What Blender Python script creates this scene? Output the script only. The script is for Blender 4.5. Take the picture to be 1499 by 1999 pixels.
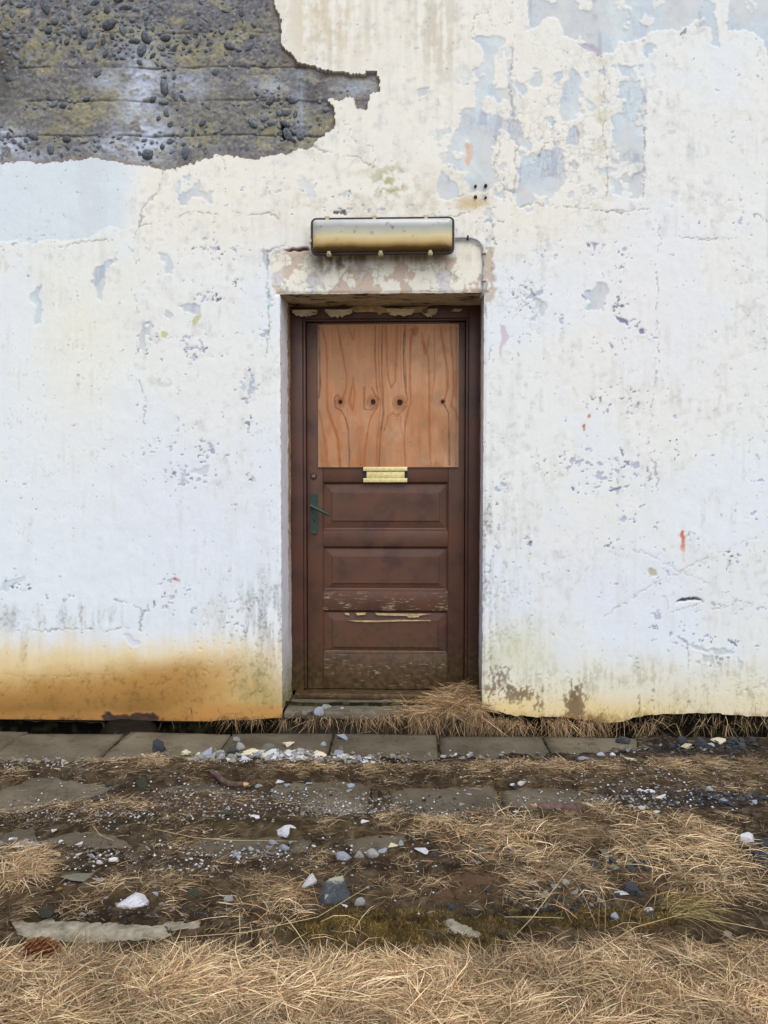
import bpy, bmesh, math, random
import numpy as np
from mathutils import Matrix, Vector
R = math.radians
random.seed(7)
rng = np.random.RandomState(11)
for o in list(bpy.data.objects): bpy.data.objects.remove(o)
scn = bpy.context.scene
col = scn.collection

# ------------------------------------------------------------------ camera
FPX = 1502.0; CX, CY = 749.5, 999.5
CAM = np.array([0.0, -3.9, 1.226])
PITCH = math.atan(62/FPX); YAW = math.atan(50/FPX)
cam = bpy.data.cameras.new('camera'); camo = bpy.data.objects.new('camera', cam); col.objects.link(camo)
cam.sensor_fit = 'VERTICAL'; cam.sensor_height = 36; cam.lens = 36*FPX/1999
cam.clip_start = 0.05; cam.clip_end = 500
camo.location = CAM; camo.rotation_euler = (math.pi/2-PITCH, 0, YAW)
scn.camera = camo
RM = np.array(Matrix.Rotation(YAW, 3, 'Z') @ Matrix.Rotation(math.pi/2-PITCH, 3, 'X'))

# ------------------------------------------------------------------ light
w = bpy.data.worlds.new('World'); scn.world = w; w.use_nodes = True
nt = w.node_tree; bg = nt.nodes['Background']
sky = nt.nodes.new('ShaderNodeTexSky'); sky.sky_type = 'NISHITA'; sky.sun_disc = False
SUN_EL, SUN_AZ = R(52), R(-20)     # high sun behind thick cloud, behind and to the right of the camera
sky.sun_elevation = SUN_EL; sky.sun_rotation = R(180)+SUN_AZ
sky.air_density = 1.0; sky.dust_density = 3.0; sky.ozone_density = 1.0
hs = nt.nodes.new('ShaderNodeHueSaturation'); hs.inputs['Saturation'].default_value = 0.45
nt.links.new(sky.outputs[0], hs.inputs['Color']); nt.links.new(hs.outputs[0], bg.inputs['Color'])
bg.inputs['Strength'].default_value = 0.15
sun = bpy.data.lights.new('sun', 'SUN'); sun.energy = 0.5; sun.angle = R(34); sun.color = (1, .985, .965)
suno = bpy.data.objects.new('sun', sun); col.objects.link(suno); suno.location = (-1, -6, 8)
suno.rotation_euler = (math.pi/2-SUN_EL, 0, -SUN_AZ)
scn.view_settings.view_transform = 'Standard'; scn.view_settings.look = 'None'
scn.view_settings.exposure = 0.56; scn.view_settings.gamma = 1
scn.view_settings.use_curve_mapping = False

# ------------------------------------------------------------------ helpers
def ray(px, py):
    return RM @ np.array([(px-CX)/FPX, -(py-CY)/FPX, -1.0])
def at(px, py, Y=0.0):            # point of the upright plane y = Y
    d = ray(px, py); t = (Y-CAM[1])/d[1]; return CAM+d*t
def gp(px, py, z=0.0):            # point of the level plane at height z
    d = ray(px, py); t = (z-CAM[2])/d[2]; return CAM+d*t
def proj(X, Y, Z):
    P = np.stack([X-CAM[0], Y-CAM[1], Z-CAM[2]], -1) @ RM
    return CX+FPX*P[..., 0]/-P[..., 2], CY-FPX*P[..., 1]/-P[..., 2]
def lin(c):
    c = np.asarray(c, float)/255; return np.where(c < .04045, c/12.92, ((c+.055)/1.055)**2.4)
def L4(c, k=1.0): a = lin(c)*k; return (float(a[0]), float(a[1]), float(a[2]), 1)
TAB = {}
def vnoise(x, y, seed):
    if seed not in TAB: TAB[seed] = np.random.RandomState(seed).rand(256, 256).astype(np.float32)
    T = TAB[seed]
    xi = np.floor(x).astype(np.int64); yi = np.floor(y).astype(np.int64)
    fx = (x-xi).astype(np.float32); fy = (y-yi).astype(np.float32)
    fx = fx*fx*(3-2*fx); fy = fy*fy*(3-2*fy)
    a, b = xi & 255, yi & 255; a1, b1 = (xi+1) & 255, (yi+1) & 255
    return (T[a, b]*(1-fx)+T[a1, b]*fx)*(1-fy)+(T[a, b1]*(1-fx)+T[a1, b1]*fx)*fy
def fbm(x, y, seed, octv=4, gain=.5):
    s = 0; a = 1; t = 0
    for i in range(octv):
        c, sn = math.cos(.6*i+.3), math.sin(.6*i+.3)
        f = 2.03**i
        s = s+a*vnoise((x*c-y*sn)*f+17.3*i+100, (x*sn+y*c)*f+9.1*i+100, seed+i); t += a; a *= gain
    return s/t
def ss(a, b, x):
    t = np.clip((x-a)/(b-a), 0, 1); return t*t*(3-2*t)
def sdf(pts, x, y):               # signed distance to a polygon, negative inside
    pts = np.asarray(pts, float); n = len(pts)
    d = np.full(x.shape, 1e18); ins = np.zeros(x.shape, bool)
    for i in range(n):
        ax, ay = pts[i-1]; bx, by = pts[i]
        ex, ey = bx-ax, by-ay; wx, wy = x-ax, y-ay
        t = np.clip((wx*ex+wy*ey)/(ex*ex+ey*ey+1e-9), 0, 1)
        d = np.minimum(d, (wx-ex*t)**2+(wy-ey*t)**2)
        c = ((ay > y) != (by > y))
        with np.errstate(all='ignore'):
            ins ^= c & (x < (bx-ax)*(y-ay)/((by-ay) if by != ay else 1e-9)+ax)
    d = np.sqrt(d); return np.where(ins, -d, d)
def ldist(pts, x, y):             # distance to a polyline and the parameter along it
    d = np.full(x.shape, 1e18); tt = np.zeros(x.shape); n = len(pts)-1
    for i in range(n):
        ax, ay = pts[i]; bx, by = pts[i+1]
        ex, ey = bx-ax, by-ay
        t = np.clip(((x-ax)*ex+(y-ay)*ey)/(ex*ex+ey*ey+1e-9), 0, 1)
        q = (x-ax-ex*t)**2+(y-ay-ey*t)**2
        tt = np.where(q < d, (i+t)/n, tt); d = np.minimum(d, q)
    return np.sqrt(d), tt
CROP = {'a': (0, 0, .507), 'b': (740, 0, .5063), 'c': (0, 300, .3736), 'd': (500, 380, .3469), 'e': (540, 560, .2802),
        'f': (540, 880, .2802), 'g': (940, 400, .3729), 'h': (940, 900, .3729), 'i': (0, 850, .3803)}
def cv(k, pts): ox, oy, s = CROP[k]; return [(ox+x*s, oy+y*s) for x, y in pts]

class Mat:
    def __init__(s, name, rough=.8, metal=0, spec=.3):
        s.m = bpy.data.materials.new(name); s.m.use_nodes = True; s.t = s.m.node_tree
        s.b = s.t.nodes['Principled BSDF']; s.b.inputs['Roughness'].default_value = rough
        s.b.inputs['Metallic'].default_value = metal; s.b.inputs['Specular IOR Level'].default_value = spec
    def n(s, typ, **kw):
        nd = s.t.nodes.new(typ)
        for k, v in kw.items(): setattr(nd, k, v)
        return nd
    def l(s, a, b): s.t.links.new(a, b)
    def coord(s, scale=(1, 1, 1), kind='Object'):
        tc = s.n('ShaderNodeTexCoord'); mp = s.n('ShaderNodeMapping'); mp.inputs['Scale'].default_value = scale
        s.l(tc.outputs[kind], mp.inputs['Vector']); return mp.outputs[0]
    def noise(s, scale, detail=4, vec=None, rough=.55):
        nz = s.n('ShaderNodeTexNoise'); nz.inputs['Scale'].default_value = scale
        nz.inputs['Detail'].default_value = detail; nz.inputs['Roughness'].default_value = rough
        if vec is None: vec = s.coord()
        s.l(vec, nz.inputs['Vector']); return nz.outputs[0]
    def ramp(s, src, stops, interp='LINEAR'):
        r = s.n('ShaderNodeValToRGB'); r.color_ramp.interpolation = interp
        e = r.color_ramp.elements
        while len(e) < len(stops): e.new(.5)
        for k, (p, c) in enumerate(stops):
            e[k].position = p; e[k].color = c if len(c) == 4 else (*c, 1)
        s.l(src, r.inputs[0]); return r.outputs[0]
    def mix(s, f, a, b, mode='MIX'):
        m = s.n('ShaderNodeMix', data_type='RGBA', blend_type=mode)
        for i, v in ((0, f), (6, a), (7, b)):
            if isinstance(v, (int, float)): m.inputs[i].default_value = v
            elif isinstance(v, tuple): m.inputs[i].default_value = v
            else: s.l(v, m.inputs[i])
        return m.outputs[2]
    def math(s, op, a, b=0.0, clamp=False):
        m = s.n('ShaderNodeMath', operation=op); m.use_clamp = clamp
        for i, v in ((0, a), (1, b)):
            if isinstance(v, (int, float)): m.inputs[i].default_value = v
            else: s.l(v, m.inputs[i])
        return m.outputs[0]
    def bump(s, h, strength=.4, dist=.002):
        b = s.n('ShaderNodeBump'); b.inputs['Strength'].default_value = strength; b.inputs['Distance'].default_value = dist
        s.l(h, b.inputs['Height']); s.l(b.outputs[0], s.b.inputs['Normal'])
    def color(s, c):
        if isinstance(c, tuple): s.b.inputs['Base Color'].default_value = c
        else: s.l(c, s.b.inputs['Base Color'])
        return s
    def attr(s, name, kind='GEOMETRY'):
        a = s.n('ShaderNodeAttribute', attribute_name=name, attribute_type=kind); return a

def tag(o, label=None, cat=None, group=None, kind=None):
    for k, v in (('label', label), ('category', cat), ('group', group), ('kind', kind)):
        if v: o[k] = v
    return o
def empty(name, loc=(0, 0, 0)):
    o = bpy.data.objects.new(name, None); o.location = loc; o.empty_display_size = .1; col.objects.link(o); return o
def origin(p):
    v = Vector((0, 0, 0))
    while p is not None: v += Vector(p.location); p = p.parent
    return v
def mk(name, V, F, mat, parent=None, smooth=False, colors=None, loc=None):
    """V in world metres; the mesh is stored relative to its parent's (or its own) origin"""
    me = bpy.data.meshes.new(name)
    V = np.asarray(V, np.float32).reshape(-1, 3)
    off = origin(parent) if parent is not None else Vector(loc or (0, 0, 0))
    V = V-np.array(off, np.float32)
    if isinstance(F, np.ndarray):
        nv = F.shape[1]
        me.vertices.add(len(V)); me.vertices.foreach_set('co', V.ravel())
        me.loops.add(F.size); me.loops.foreach_set('vertex_index', F.astype(np.int32).ravel())
        me.polygons.add(len(F)); me.polygons.foreach_set('loop_start', np.arange(0, F.size, nv, dtype=np.int32))
        me.update(calc_edges=True)
    else:
        me.from_pydata(V.tolist(), [], [list(f) for f in F]); me.update()
    if smooth: me.polygons.foreach_set('use_smooth', np.ones(len(me.polygons), bool))
    if colors is not None:
        a = me.color_attributes.new('tint', 'FLOAT_COLOR', 'POINT')
        c = np.ones((len(V), 4), np.float32); c[:, :3] = colors
        a.data.foreach_set('color', c.ravel())
    me.materials.append(mat.m if isinstance(mat, Mat) else mat)
    o = bpy.data.objects.new(name, me); col.objects.link(o)
    if parent is not None: o.parent = parent
    elif loc is not None: o.location = loc
    return o
class MB:                          # collects bevelled boxes and tubes into one mesh
    def __init__(s): s.bm = bmesh.new()
    def box(s, lo, hi, bev=0.0, seg=1):
        r = bmesh.ops.create_cube(s.bm, size=1)
        lo = Vector(lo); hi = Vector(hi)
        for v in r['verts']: v.co = Vector((lo[i]+(hi[i]-lo[i])*(v.co[i]+.5) for i in range(3)))
        if bev:
            es = list({e for v in r['verts'] for e in v.link_edges})
            bmesh.ops.bevel(s.bm, geom=es, offset=bev, segments=seg, affect='EDGES', profile=.5)
        return s
    def tube(s, pts, rad, n=10, caps=True):
        pts = [Vector(p) for p in pts]; rings = []
        if not hasattr(rad, '__len__'): rad = [rad]*len(pts)
        for i, p in enumerate(pts):
            d = (pts[min(i+1, len(pts)-1)]-pts[max(i-1, 0)]).normalized()
            a = d.cross(Vector((0, 0, 1)));
            if a.length < .05: a = d.cross(Vector((0, 1, 0)))
            a.normalize(); b = d.cross(a)
            rings.append([s.bm.verts.new(p+(a*math.cos(t)+b*math.sin(t))*rad[i]) for t in [2*math.pi*k/n for k in range(n)]])
        for q, r in zip(rings, rings[1:]):
            for k in range(n): s.bm.faces.new((q[k], q[(k+1) % n], r[(k+1) % n], r[k]))
        if caps: s.bm.faces.new(rings[0][::-1]); s.bm.faces.new(rings[-1])
        return s
    def prism(s, poly, y0, y1):     # outline in x,z pushed from y0 to y1
        a = [s.bm.verts.new((x, y0, z)) for x, z in poly]; b = [s.bm.verts.new((x, y1, z)) for x, z in poly]
        n = len(a); s.bm.faces.new(a); s.bm.faces.new(b[::-1])
        for k in range(n): s.bm.faces.new((a[k-1], b[k-1], b[k], a[k]))
        return s
    def build(s, name, mat, parent=None, smooth=False, loc=None):
        bmesh.ops.recalc_face_normals(s.bm, faces=s.bm.faces)
        me = bpy.data.meshes.new(name)
        off = origin(parent) if parent is not None else Vector(loc or (0, 0, 0))
        for v in s.bm.verts: v.co -= off
        s.bm.to_mesh(me); s.bm.free()
        if smooth:
            me.polygons.foreach_set('use_smooth', np.ones(len(me.polygons), bool)); me.set_sharp_from_angle(angle=R(40))
        me.materials.append(mat.m)
        o = bpy.data.objects.new(name, me); col.objects.link(o)
        if parent is not None: o.parent = parent
        elif loc is not None: o.location = loc
        return o
def axis(lo, hi, step, ext_lo, ext_hi, growth=1.25, keep=()):   # even steps inside lo..hi, growing steps outside
    a = list(np.linspace(lo, hi, int(round((hi-lo)/step))+1))
    s = step; x = hi
    while x < ext_hi: s *= growth; x += s; a.append(min(x, ext_hi))
    s = step; x = lo
    while x > ext_lo: s *= growth; x -= s; a.insert(0, max(x, ext_lo))
    a = np.array(a)
    for k in keep: a[np.argmin(abs(a-k))] = k
    return a

# ------------------------------------------------------------------ materials
def surf_mat(name, rough=.9, grain=.10, fine=700, bump=.35, bdist=.0015, spec=.2):
    m = Mat(name, rough, spec=spec)
    a = m.attr('tint').outputs['Color']
    n1 = m.noise(fine, 3); n2 = m.noise(fine/6, 4)
    s = m.math('ADD', m.math('MULTIPLY', n1, .5), m.math('MULTIPLY', n2, .5))
    g = m.ramp(s, [(.25, (1-grain,)*3), (.75, (1+grain*.6,)*3)])
    m.color(m.mix(1.0, a, g, 'MULTIPLY')); m.bump(s, bump, bdist); return m
M = {}
M['plaster'] = surf_mat('painted_plaster', .85, .045, 420, .45, .002)
M['concrete'] = surf_mat('old_concrete', .92, .42, 330, .7, .004)
M['soil'] = surf_mat('soil', .95, .45, 170, 1.0, .008, .1)
M['straw'] = Mat('straw', .7, spec=.2); M['straw'].color(M['straw'].attr('tint').outputs['Color'])
M['board'] = surf_mat('plywood', .6, .06, 300, .15, .0006)
M['chip'] = surf_mat('loose_chip', .85, .2, 500, .5, .002)

def reveal_mat():
    m = Mat('reveal_paint', .8)
    v = m.coord((1, 1, .35)); n = m.noise(28, 6, v, .65)
    c = m.ramp(n, [(.30, L4((120, 112, 110))), (.335, L4((212, 212, 222))), (.6, L4((222, 223, 232))), (.72, L4((226, 222, 214)))])
    tc = m.n('ShaderNodeTexCoord'); sx = m.n('ShaderNodeSeparateXYZ'); m.l(tc.outputs['Object'], sx.inputs[0])
    low = m.math('ADD', sx.outputs[2], m.math('MULTIPLY', m.noise(9, 4), .35))
    f = m.ramp(low, [(.22, (1, 1, 1)), (.62, (0, 0, 0))])
    c = m.mix(f, c, m.ramp(m.noise(60, 5), [(.35, L4((90, 84, 50))), (.6, L4((170, 160, 110)))]))
    # old ochre paint towards the back edge of the reveal, where the skin has gone
    yb = m.math('ADD', sx.outputs[1], m.math('MULTIPLY', m.noise(22, 5), .10))
    c = m.mix(m.math('MULTIPLY', m.ramp(sx.outputs[2], [(.0, (0, 0, 0)), (1, (1, 1, 1))]), m.ramp(yb, [(.225, (0, 0, 0)), (.24, (1, 1, 1))])), c, m.ramp(m.noise(40, 5), [(.35, L4((120, 100, 80))), (.6, L4((178, 160, 132)))]))
    m.color(c); m.bump(m.noise(60, 6), .5, .006); return m
M['reveal'] = reveal_mat()
def soffit_mat():
    m = Mat('soffit_paint', .85); n = m.noise(16, 6, m.coord((.5, 1, 1)), .65)
    m.color(m.ramp(n, [(.38, L4((92, 80, 64))), (.44, L4((168, 158, 130))), (.6, L4((196, 188, 160))), (.66, L4((150, 130, 100)))]))
    m.bump(n, .8, .01); return m
M['soffit'] = soffit_mat()

def door_paint(name, base, hi=(150, 134, 112)):
    m = Mat(name, .48, spec=.35)
    wear = m.attr('wear', 'OBJECT').outputs['Fac']
    v = m.coord((1, 1, 5.5)); n = m.math('ADD', m.math('MULTIPLY', m.noise(26, 7, v, .68), .72), m.math('MULTIPLY', m.noise(7, 3, m.coord((1, 1, 1.8))), .34))
    tone = m.noise(7, 4)
    c = m.ramp(tone, [(.3, L4([x*.82 for x in base])), (.5, L4(base)), (.7, L4((base[0]*1.1, base[1]*1.02, base[2]*.93)))])
    stain = m.ramp(m.noise(4.2, 5), [(.58, (0, 0, 0)), (.66, (.55,)*3)])
    c = m.mix(stain, c, L4((58, 36, 44)))
    th = m.math('SUBTRACT', .80, m.math('MULTIPLY', wear, .22))
    chip = m.math('GREATER_THAN', n, th)
    wood = m.ramp(m.noise(50, 4, m.coord((1, 1, 6))), [(.3, L4((96, 76, 58))), (.6, L4(hi)), (.75, L4((178, 160, 118)))])
    tc = m.n('ShaderNodeTexCoord'); sx = m.n('ShaderNodeSeparateXYZ'); m.l(tc.outputs['Object'], sx.inputs[0])
    low = m.math('ADD', sx.outputs[2], m.math('MULTIPLY', m.noise(13, 5), .35))
    c = m.mix(m.ramp(low, [(.30, (.8,)*3), (.62, (0, 0, 0))]), c, m.ramp(m.noise(38, 5), [(.4, L4((56, 48, 28))), (.65, L4((92, 76, 48)))]))
    m.color(m.mix(chip, c, wood))
    rg = m.math('ADD', m.math('MULTIPLY', chip, .35), .42); m.l(rg, m.b.inputs['Roughness'])
    gr = m.noise(90, 4, m.coord((1, 1, .12)))
    m.bump(m.math('SUBTRACT', m.math('MULTIPLY', gr, .25), m.math('MULTIPLY', chip, .8)), .5, .0015)
    return m
M['door'] = door_paint('brown_door_paint', (86, 60, 49))
M['frame'] = door_paint('brown_frame_paint', (78, 52, 45))

def stone_mat(name, lo, mid, hi, scale=30, rough=.9, var=.35, dirt=False):
    m = Mat(name, rough); v = m.coord(); n = m.noise(scale, 6, v, .62)
    oi = m.n('ShaderNodeObjectInfo')
    c = m.ramp(n, [(.3, L4(lo)), (.5, L4(mid)), (.72, L4(hi))])
    if dirt:
        sx = m.n('ShaderNodeSeparateXYZ'); m.l(v, sx.inputs[0]); dz = m.math('ADD', sx.outputs[2], m.math('MULTIPLY', m.math('SUBTRACT', m.noise(5, 5), .5), 1.1)); c = m.mix(m.ramp(dz, [(.04, (.8,)*3), (.26, (.0,)*3)]), c, L4((92, 80, 64))); c = m.mix(m.ramp(m.noise(9, 5), [(.52, (0, 0, 0)), (.64, (.4,)*3)]), c, L4((110, 100, 86)))
    f = m.math('ADD', m.math('MULTIPLY', oi.outputs['Random'], var), 1-var*.55)
    cc = m.n('ShaderNodeCombineColor')
    for i in range(3): m.l(f, cc.inputs[i])
    m.color(m.mix(1.0, c, cc.outputs[0], 'MULTIPLY')); m.bump(m.noise(scale*4, 5), .6, .003); return m
M['slab'] = stone_mat('paving_concrete', (74, 67, 53), (101, 93, 77), (118, 110, 94), 11)
M['step'] = stone_mat('step_concrete', (72, 68, 56), (94, 88, 74), (112, 106, 92), 14)
M['white'] = stone_mat('white_painted_plaster', (168, 168, 176), (206, 206, 212), (226, 226, 228), 30, .8, dirt=True)
M['cream'] = stone_mat('cream_plaster', (180, 170, 140), (214, 204, 172), (228, 222, 200), 30, dirt=True)
M['blue'] = stone_mat('blue_grey_plaster', (112, 118, 130), (142, 148, 160), (176, 180, 190), 30, dirt=True)
M['grey'] = stone_mat('grey_stone', (104, 106, 104), (140, 142, 138), (172, 174, 172), 22, dirt=True)
M['olive'] = stone_mat('olive_grey_stone', (84, 84, 72), (112, 112, 98), (136, 134, 118), 20, dirt=True)
M['dark'] = stone_mat('dark_basalt', (36, 38, 43), (54, 57, 62), (78, 80, 84), 24)
M['moss'] = stone_mat('mossy_stone', (40, 42, 34), (58, 62, 48), (84, 86, 62), 26)
M['clod'] = stone_mat('brown_clod', (62, 44, 32), (90, 68, 50), (112, 88, 66), 24)
M['pebble'] = stone_mat('river_pebble', (64, 70, 78), (94, 102, 112), (132, 138, 144), 3, .8, .7)
M['bark'] = stone_mat('bark', (54, 40, 36), (84, 64, 58), (112, 92, 84), 40)
M['wood_break'] = stone_mat('broken_wood', (150, 110, 70), (190, 150, 105), (210, 178, 130), 60)
M['cone'] = stone_mat('cone_scale', (70, 44, 28), (112, 70, 42), (140, 96, 60), 50)
def simple(name, c, rough=.6, metal=0, spec=.4, var=.12, sc=40):
    m = Mat(name, rough, metal, spec); n = m.noise(sc, 4)
    m.color(m.ramp(n, [(.3, L4([x*(1-var) for x in c])), (.7, L4([min(255, x*(1+var)) for x in c]))])); m.bump(n, .15, .001); return m
M['brass'] = simple('brass', (214, 202, 146), .45, .25, .4, .07, 60)
M['slot'] = simple('slot_painted_shadow', (26, 28, 46), .6)  # blue-black plate colour stands in for the shade inside the letter slot
M['handle'] = simple('green_patina', (44, 66, 60), .5, .3, .4, .2, 90)
M['keyhole'] = simple('keyhole_black', (10, 10, 10), .9)
M['steel'] = simple('dull_steel', (120, 116, 118), .4, .8, .5, .15, 60)
M['rust'] = simple('rusty_iron', (74, 50, 42), .85, .3, .3, .35, 90)
M['pipe'] = simple('grey_pvc_pipe', (168, 170, 176), .5, 0, .4, .12, 40)
M['clip'] = simple('yellowed_clip', (176, 162, 128), .45, 0, .4, .15, 60)
M['housing'] = simple('lamp_housing', (92, 84, 72), .6, 0, .3, .2, 30)
M['gasket'] = simple('lamp_gasket', (58, 48, 40), .6, 0, .3, .2, 30)
M['tube'] = simple('fluorescent_tube', (220, 222, 220), .3, 0, .5, .03)
M['reflector'] = simple('white_reflector', (200, 202, 196), .45, 0, .5, .06)

m_ = M['slab']; old_ = m_.b.inputs['Base Color'].links[0].from_socket; n_ = m_.noise(5.5, 7, None, .7)
m_.color(m_.mix(m_.ramp(n_, [(.46, (0, 0, 0)), (.60, (.72,)*3)]), old_, m_.ramp(m_.noise(60, 4), [(.4, L4((44, 37, 27))), (.65, L4((78, 68, 52)))])))
# ------------------------------------------------------------------ building: geometry of the opening
OPX0 = at(547.5, 800)[0]; OPX1 = at(944, 800)[0]; OPZ = at(745, 572.5)[2]
building = empty('building', (0, 0, 0))
tag(building, 'old white rendered building front with peeling paint, bare concrete patch and boarded brown door', 'building')
FY = .25                                                    # face of the door frame
FX0 = at(568, 950, FY)[0]; FX1 = at(936.5, 950, FY)[0]; FZ = at(750, 597, FY)[2]

xs = axis(at(-14, 1000)[0], at(1513, 1000)[0], .0052, -4.2, 4.2, 1.18, (OPX0, OPX1))
zs = axis(0.0, at(750, -14)[2], .0052, -.02, 5.2, 1.18, (OPZ,))
X, Z = np.meshgrid(xs, zs); NZ, NX = X.shape
X = X.ravel(); Z = Z.ravel(); U, Vv = proj(X, 0*X, Z)
U0, V0 = U, Vv
W1u = (fbm(U/26, Vv/26, 1, 3)-.5); W1v = (fbm(U/26, Vv/26, 5, 3)-.5)
W2u = (fbm(U/6.5, Vv/6.5, 9, 2)-.5); W2v = (fbm(U/6.5, Vv/6.5, 13, 2)-.5)
WU = U+W1u*16+W2u*7; WV = Vv+W1v*16+W2v*7
WUf = U+W1u*7+W2u*5; WVf = Vv+W1v*7+W2v*5
def near(x0, y0, x1, y1, m=40): return np.nonzero((U > x0-m) & (U < x1+m) & (Vv > y0-m) & (Vv < y1+m))[0]
def pmask(pts, soft=1.2, wu=None, wv=None, m=30):
    wu = WU if wu is None else wu; wv = WV if wv is None else wv
    p = np.array(pts); i = near(p[:, 0].min(), p[:, 1].min(), p[:, 0].max(), p[:, 1].max(), m)
    out = np.zeros(len(U)); out[i] = 1-ss(-soft, soft, sdf(p, wu[i], wv[i])); return out
def gauss(cx, cy, rx, ry): return np.exp(-((U-cx)/rx)**2-((Vv-cy)/ry)**2)

big = fbm(U/170, Vv/170, 21, 4); mid = fbm(U/45, Vv/45, 25, 4); sm = fbm(U/11, Vv/11, 31, 4); fin = fbm(U/4.5, Vv/4.5, 35, 2)
strk = fbm(U/9, Vv/120, 41, 4); strk2 = fbm(U/28, Vv/300, 45, 4)

# --- bare concrete
conc_poly = [(-900, -900), (515, -900), (528, -60), (534, 0), (548, 40), (548, 62), (551, 90), (573, 112), (590, 125), (620, 133), (665, 141), (700, 144), (735, 138), (741, 160),
    (743, 178), (722, 184), (718, 200), (716, 218), (697, 208), (690, 190), (678, 186), (664, 193), (655, 203), (650, 215), (655, 235), (655, 250), (635, 259), (620, 273), (606, 286),
    (580, 292), (560, 299), (530, 301), (495, 312), (470, 306), (430, 299), (390, 312), (350, 325), (318, 331), (280, 322), (240, 318), (200, 312), (160, 308), (120, 314), (80, 320), (50, 314), (0, 317), (-900, 330)]
wcu = U+W1u*8+W2u*8; wcv = Vv+W1v*7+W2v*8
ci = near(-2000, -2000, 760, 345, 0)
cd = np.full(len(U), 99.); cd[ci] = sdf(conc_poly, wcu[ci], wcv[ci])
isl = [(636, 190), (648, 187), (662, 196), (653, 213), (646, 203)]
cd = np.where(pmask(isl, 1, wcu, wcv) > .5, 5, cd)
conc = cd < 0

# --- colour and depth of the painted plaster
white = np.array(lin((219, 227, 234))); cream = np.array(lin((230, 227, 216)))
def mixc(C, c, f):
    f = np.clip(f, 0, 1)[:, None]; return C*(1-f)+np.asarray(lin(c) if max(c) > 1.01 else c)*f
C = np.tile(white, (len(U), 1)); D = np.zeros(len(U))       # D > 0 goes back into the wall
C = mixc(C, (226, 228, 222), np.clip(ss(.42, .62, big+.25*(mid-.5))*.55, 0, 1))
C = mixc(C, (227, 226, 217), .75*ss(560, 430, Vv+60*(big-.5))*ss(250, 300, U)*ss(1290, 1050, U))
C = mixc(C, (226, 227, 214), .7*gauss(160, 660, 110, 230)); C = mixc(C, (214, 221, 233), .6*gauss(420, 1010, 260, 160))
C = mixc(C, (224, 224, 214), .5*gauss(1180, 1010, 110, 90)); C = mixc(C, (214, 220, 232), .5*gauss(1150, 1150, 300, 120))
C = mixc(C, (226, 224, 222), .5*gauss(1250, 620, 150, 260))
C = mixc(C, (205, 205, 204), .45*ss(.5, .8, strk)*ss(.35, .7, mid))
C = mixc(C, (196, 196, 190), .30*ss(.55, .75, sm)*ss(.45, .65, big))
D += .0035*(fbm(U/120, Vv/120, 51, 3)-.5)+.0022*(fbm(U/30, Vv/30, 55, 3)-.5)+.0007*(sm-.5)
# smooth blue-white field at upper left, bounded by a flaky lower edge
blueW = pmask([(-900, 250), (262, 250), (268, 400), (262, 432), (232, 450), (195, 448), (165, 466), (120, 470), (95, 463), (70, 474), (30, 468), (0, 472), (-900, 470)], 1.5, m=20)
blueW *= ss(272, 215, U+30*(mid-.5)-10*(V0 < 0)); C = mixc(C, (205, 218, 227), blueW*.85); C = mixc(C, (200, 208, 218), blueW*.5*ss(.5, .7, strk2)); D += blueW*.0015
# stained beige field right of the concrete
C = mixc(C, (196, 184, 156), .75*gauss(640, 30, 90, 110)*ss(.3, .6, strk*.6+sm*.4))
C = mixc(C, (190, 182, 158), .65*gauss(850, 60, 60, 110)*ss(.35, .6, strk*.6+sm*.4))
C = mixc(C, (206, 198, 176), .6*gauss(760, 390, 180, 60)*ss(.4, .62, sm*.5+mid*.5))
C = mixc(C, (170, 168, 120), .9*gauss(757, 352, 38, 30)*ss(.38, .62, sm))
C = mixc(C, (196, 170, 110), .75*gauss(915, 398, 60, 14)*ss(.3, .55, mid)); C = mixc(C, (205, 190, 140), .6*gauss(938, 352, 30, 22)*ss(.3, .5, sm))
C = mixc(C, (206, 196, 160), .5*gauss(1175, 240, 16, 170)*ss(.35, .6, sm))

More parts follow.
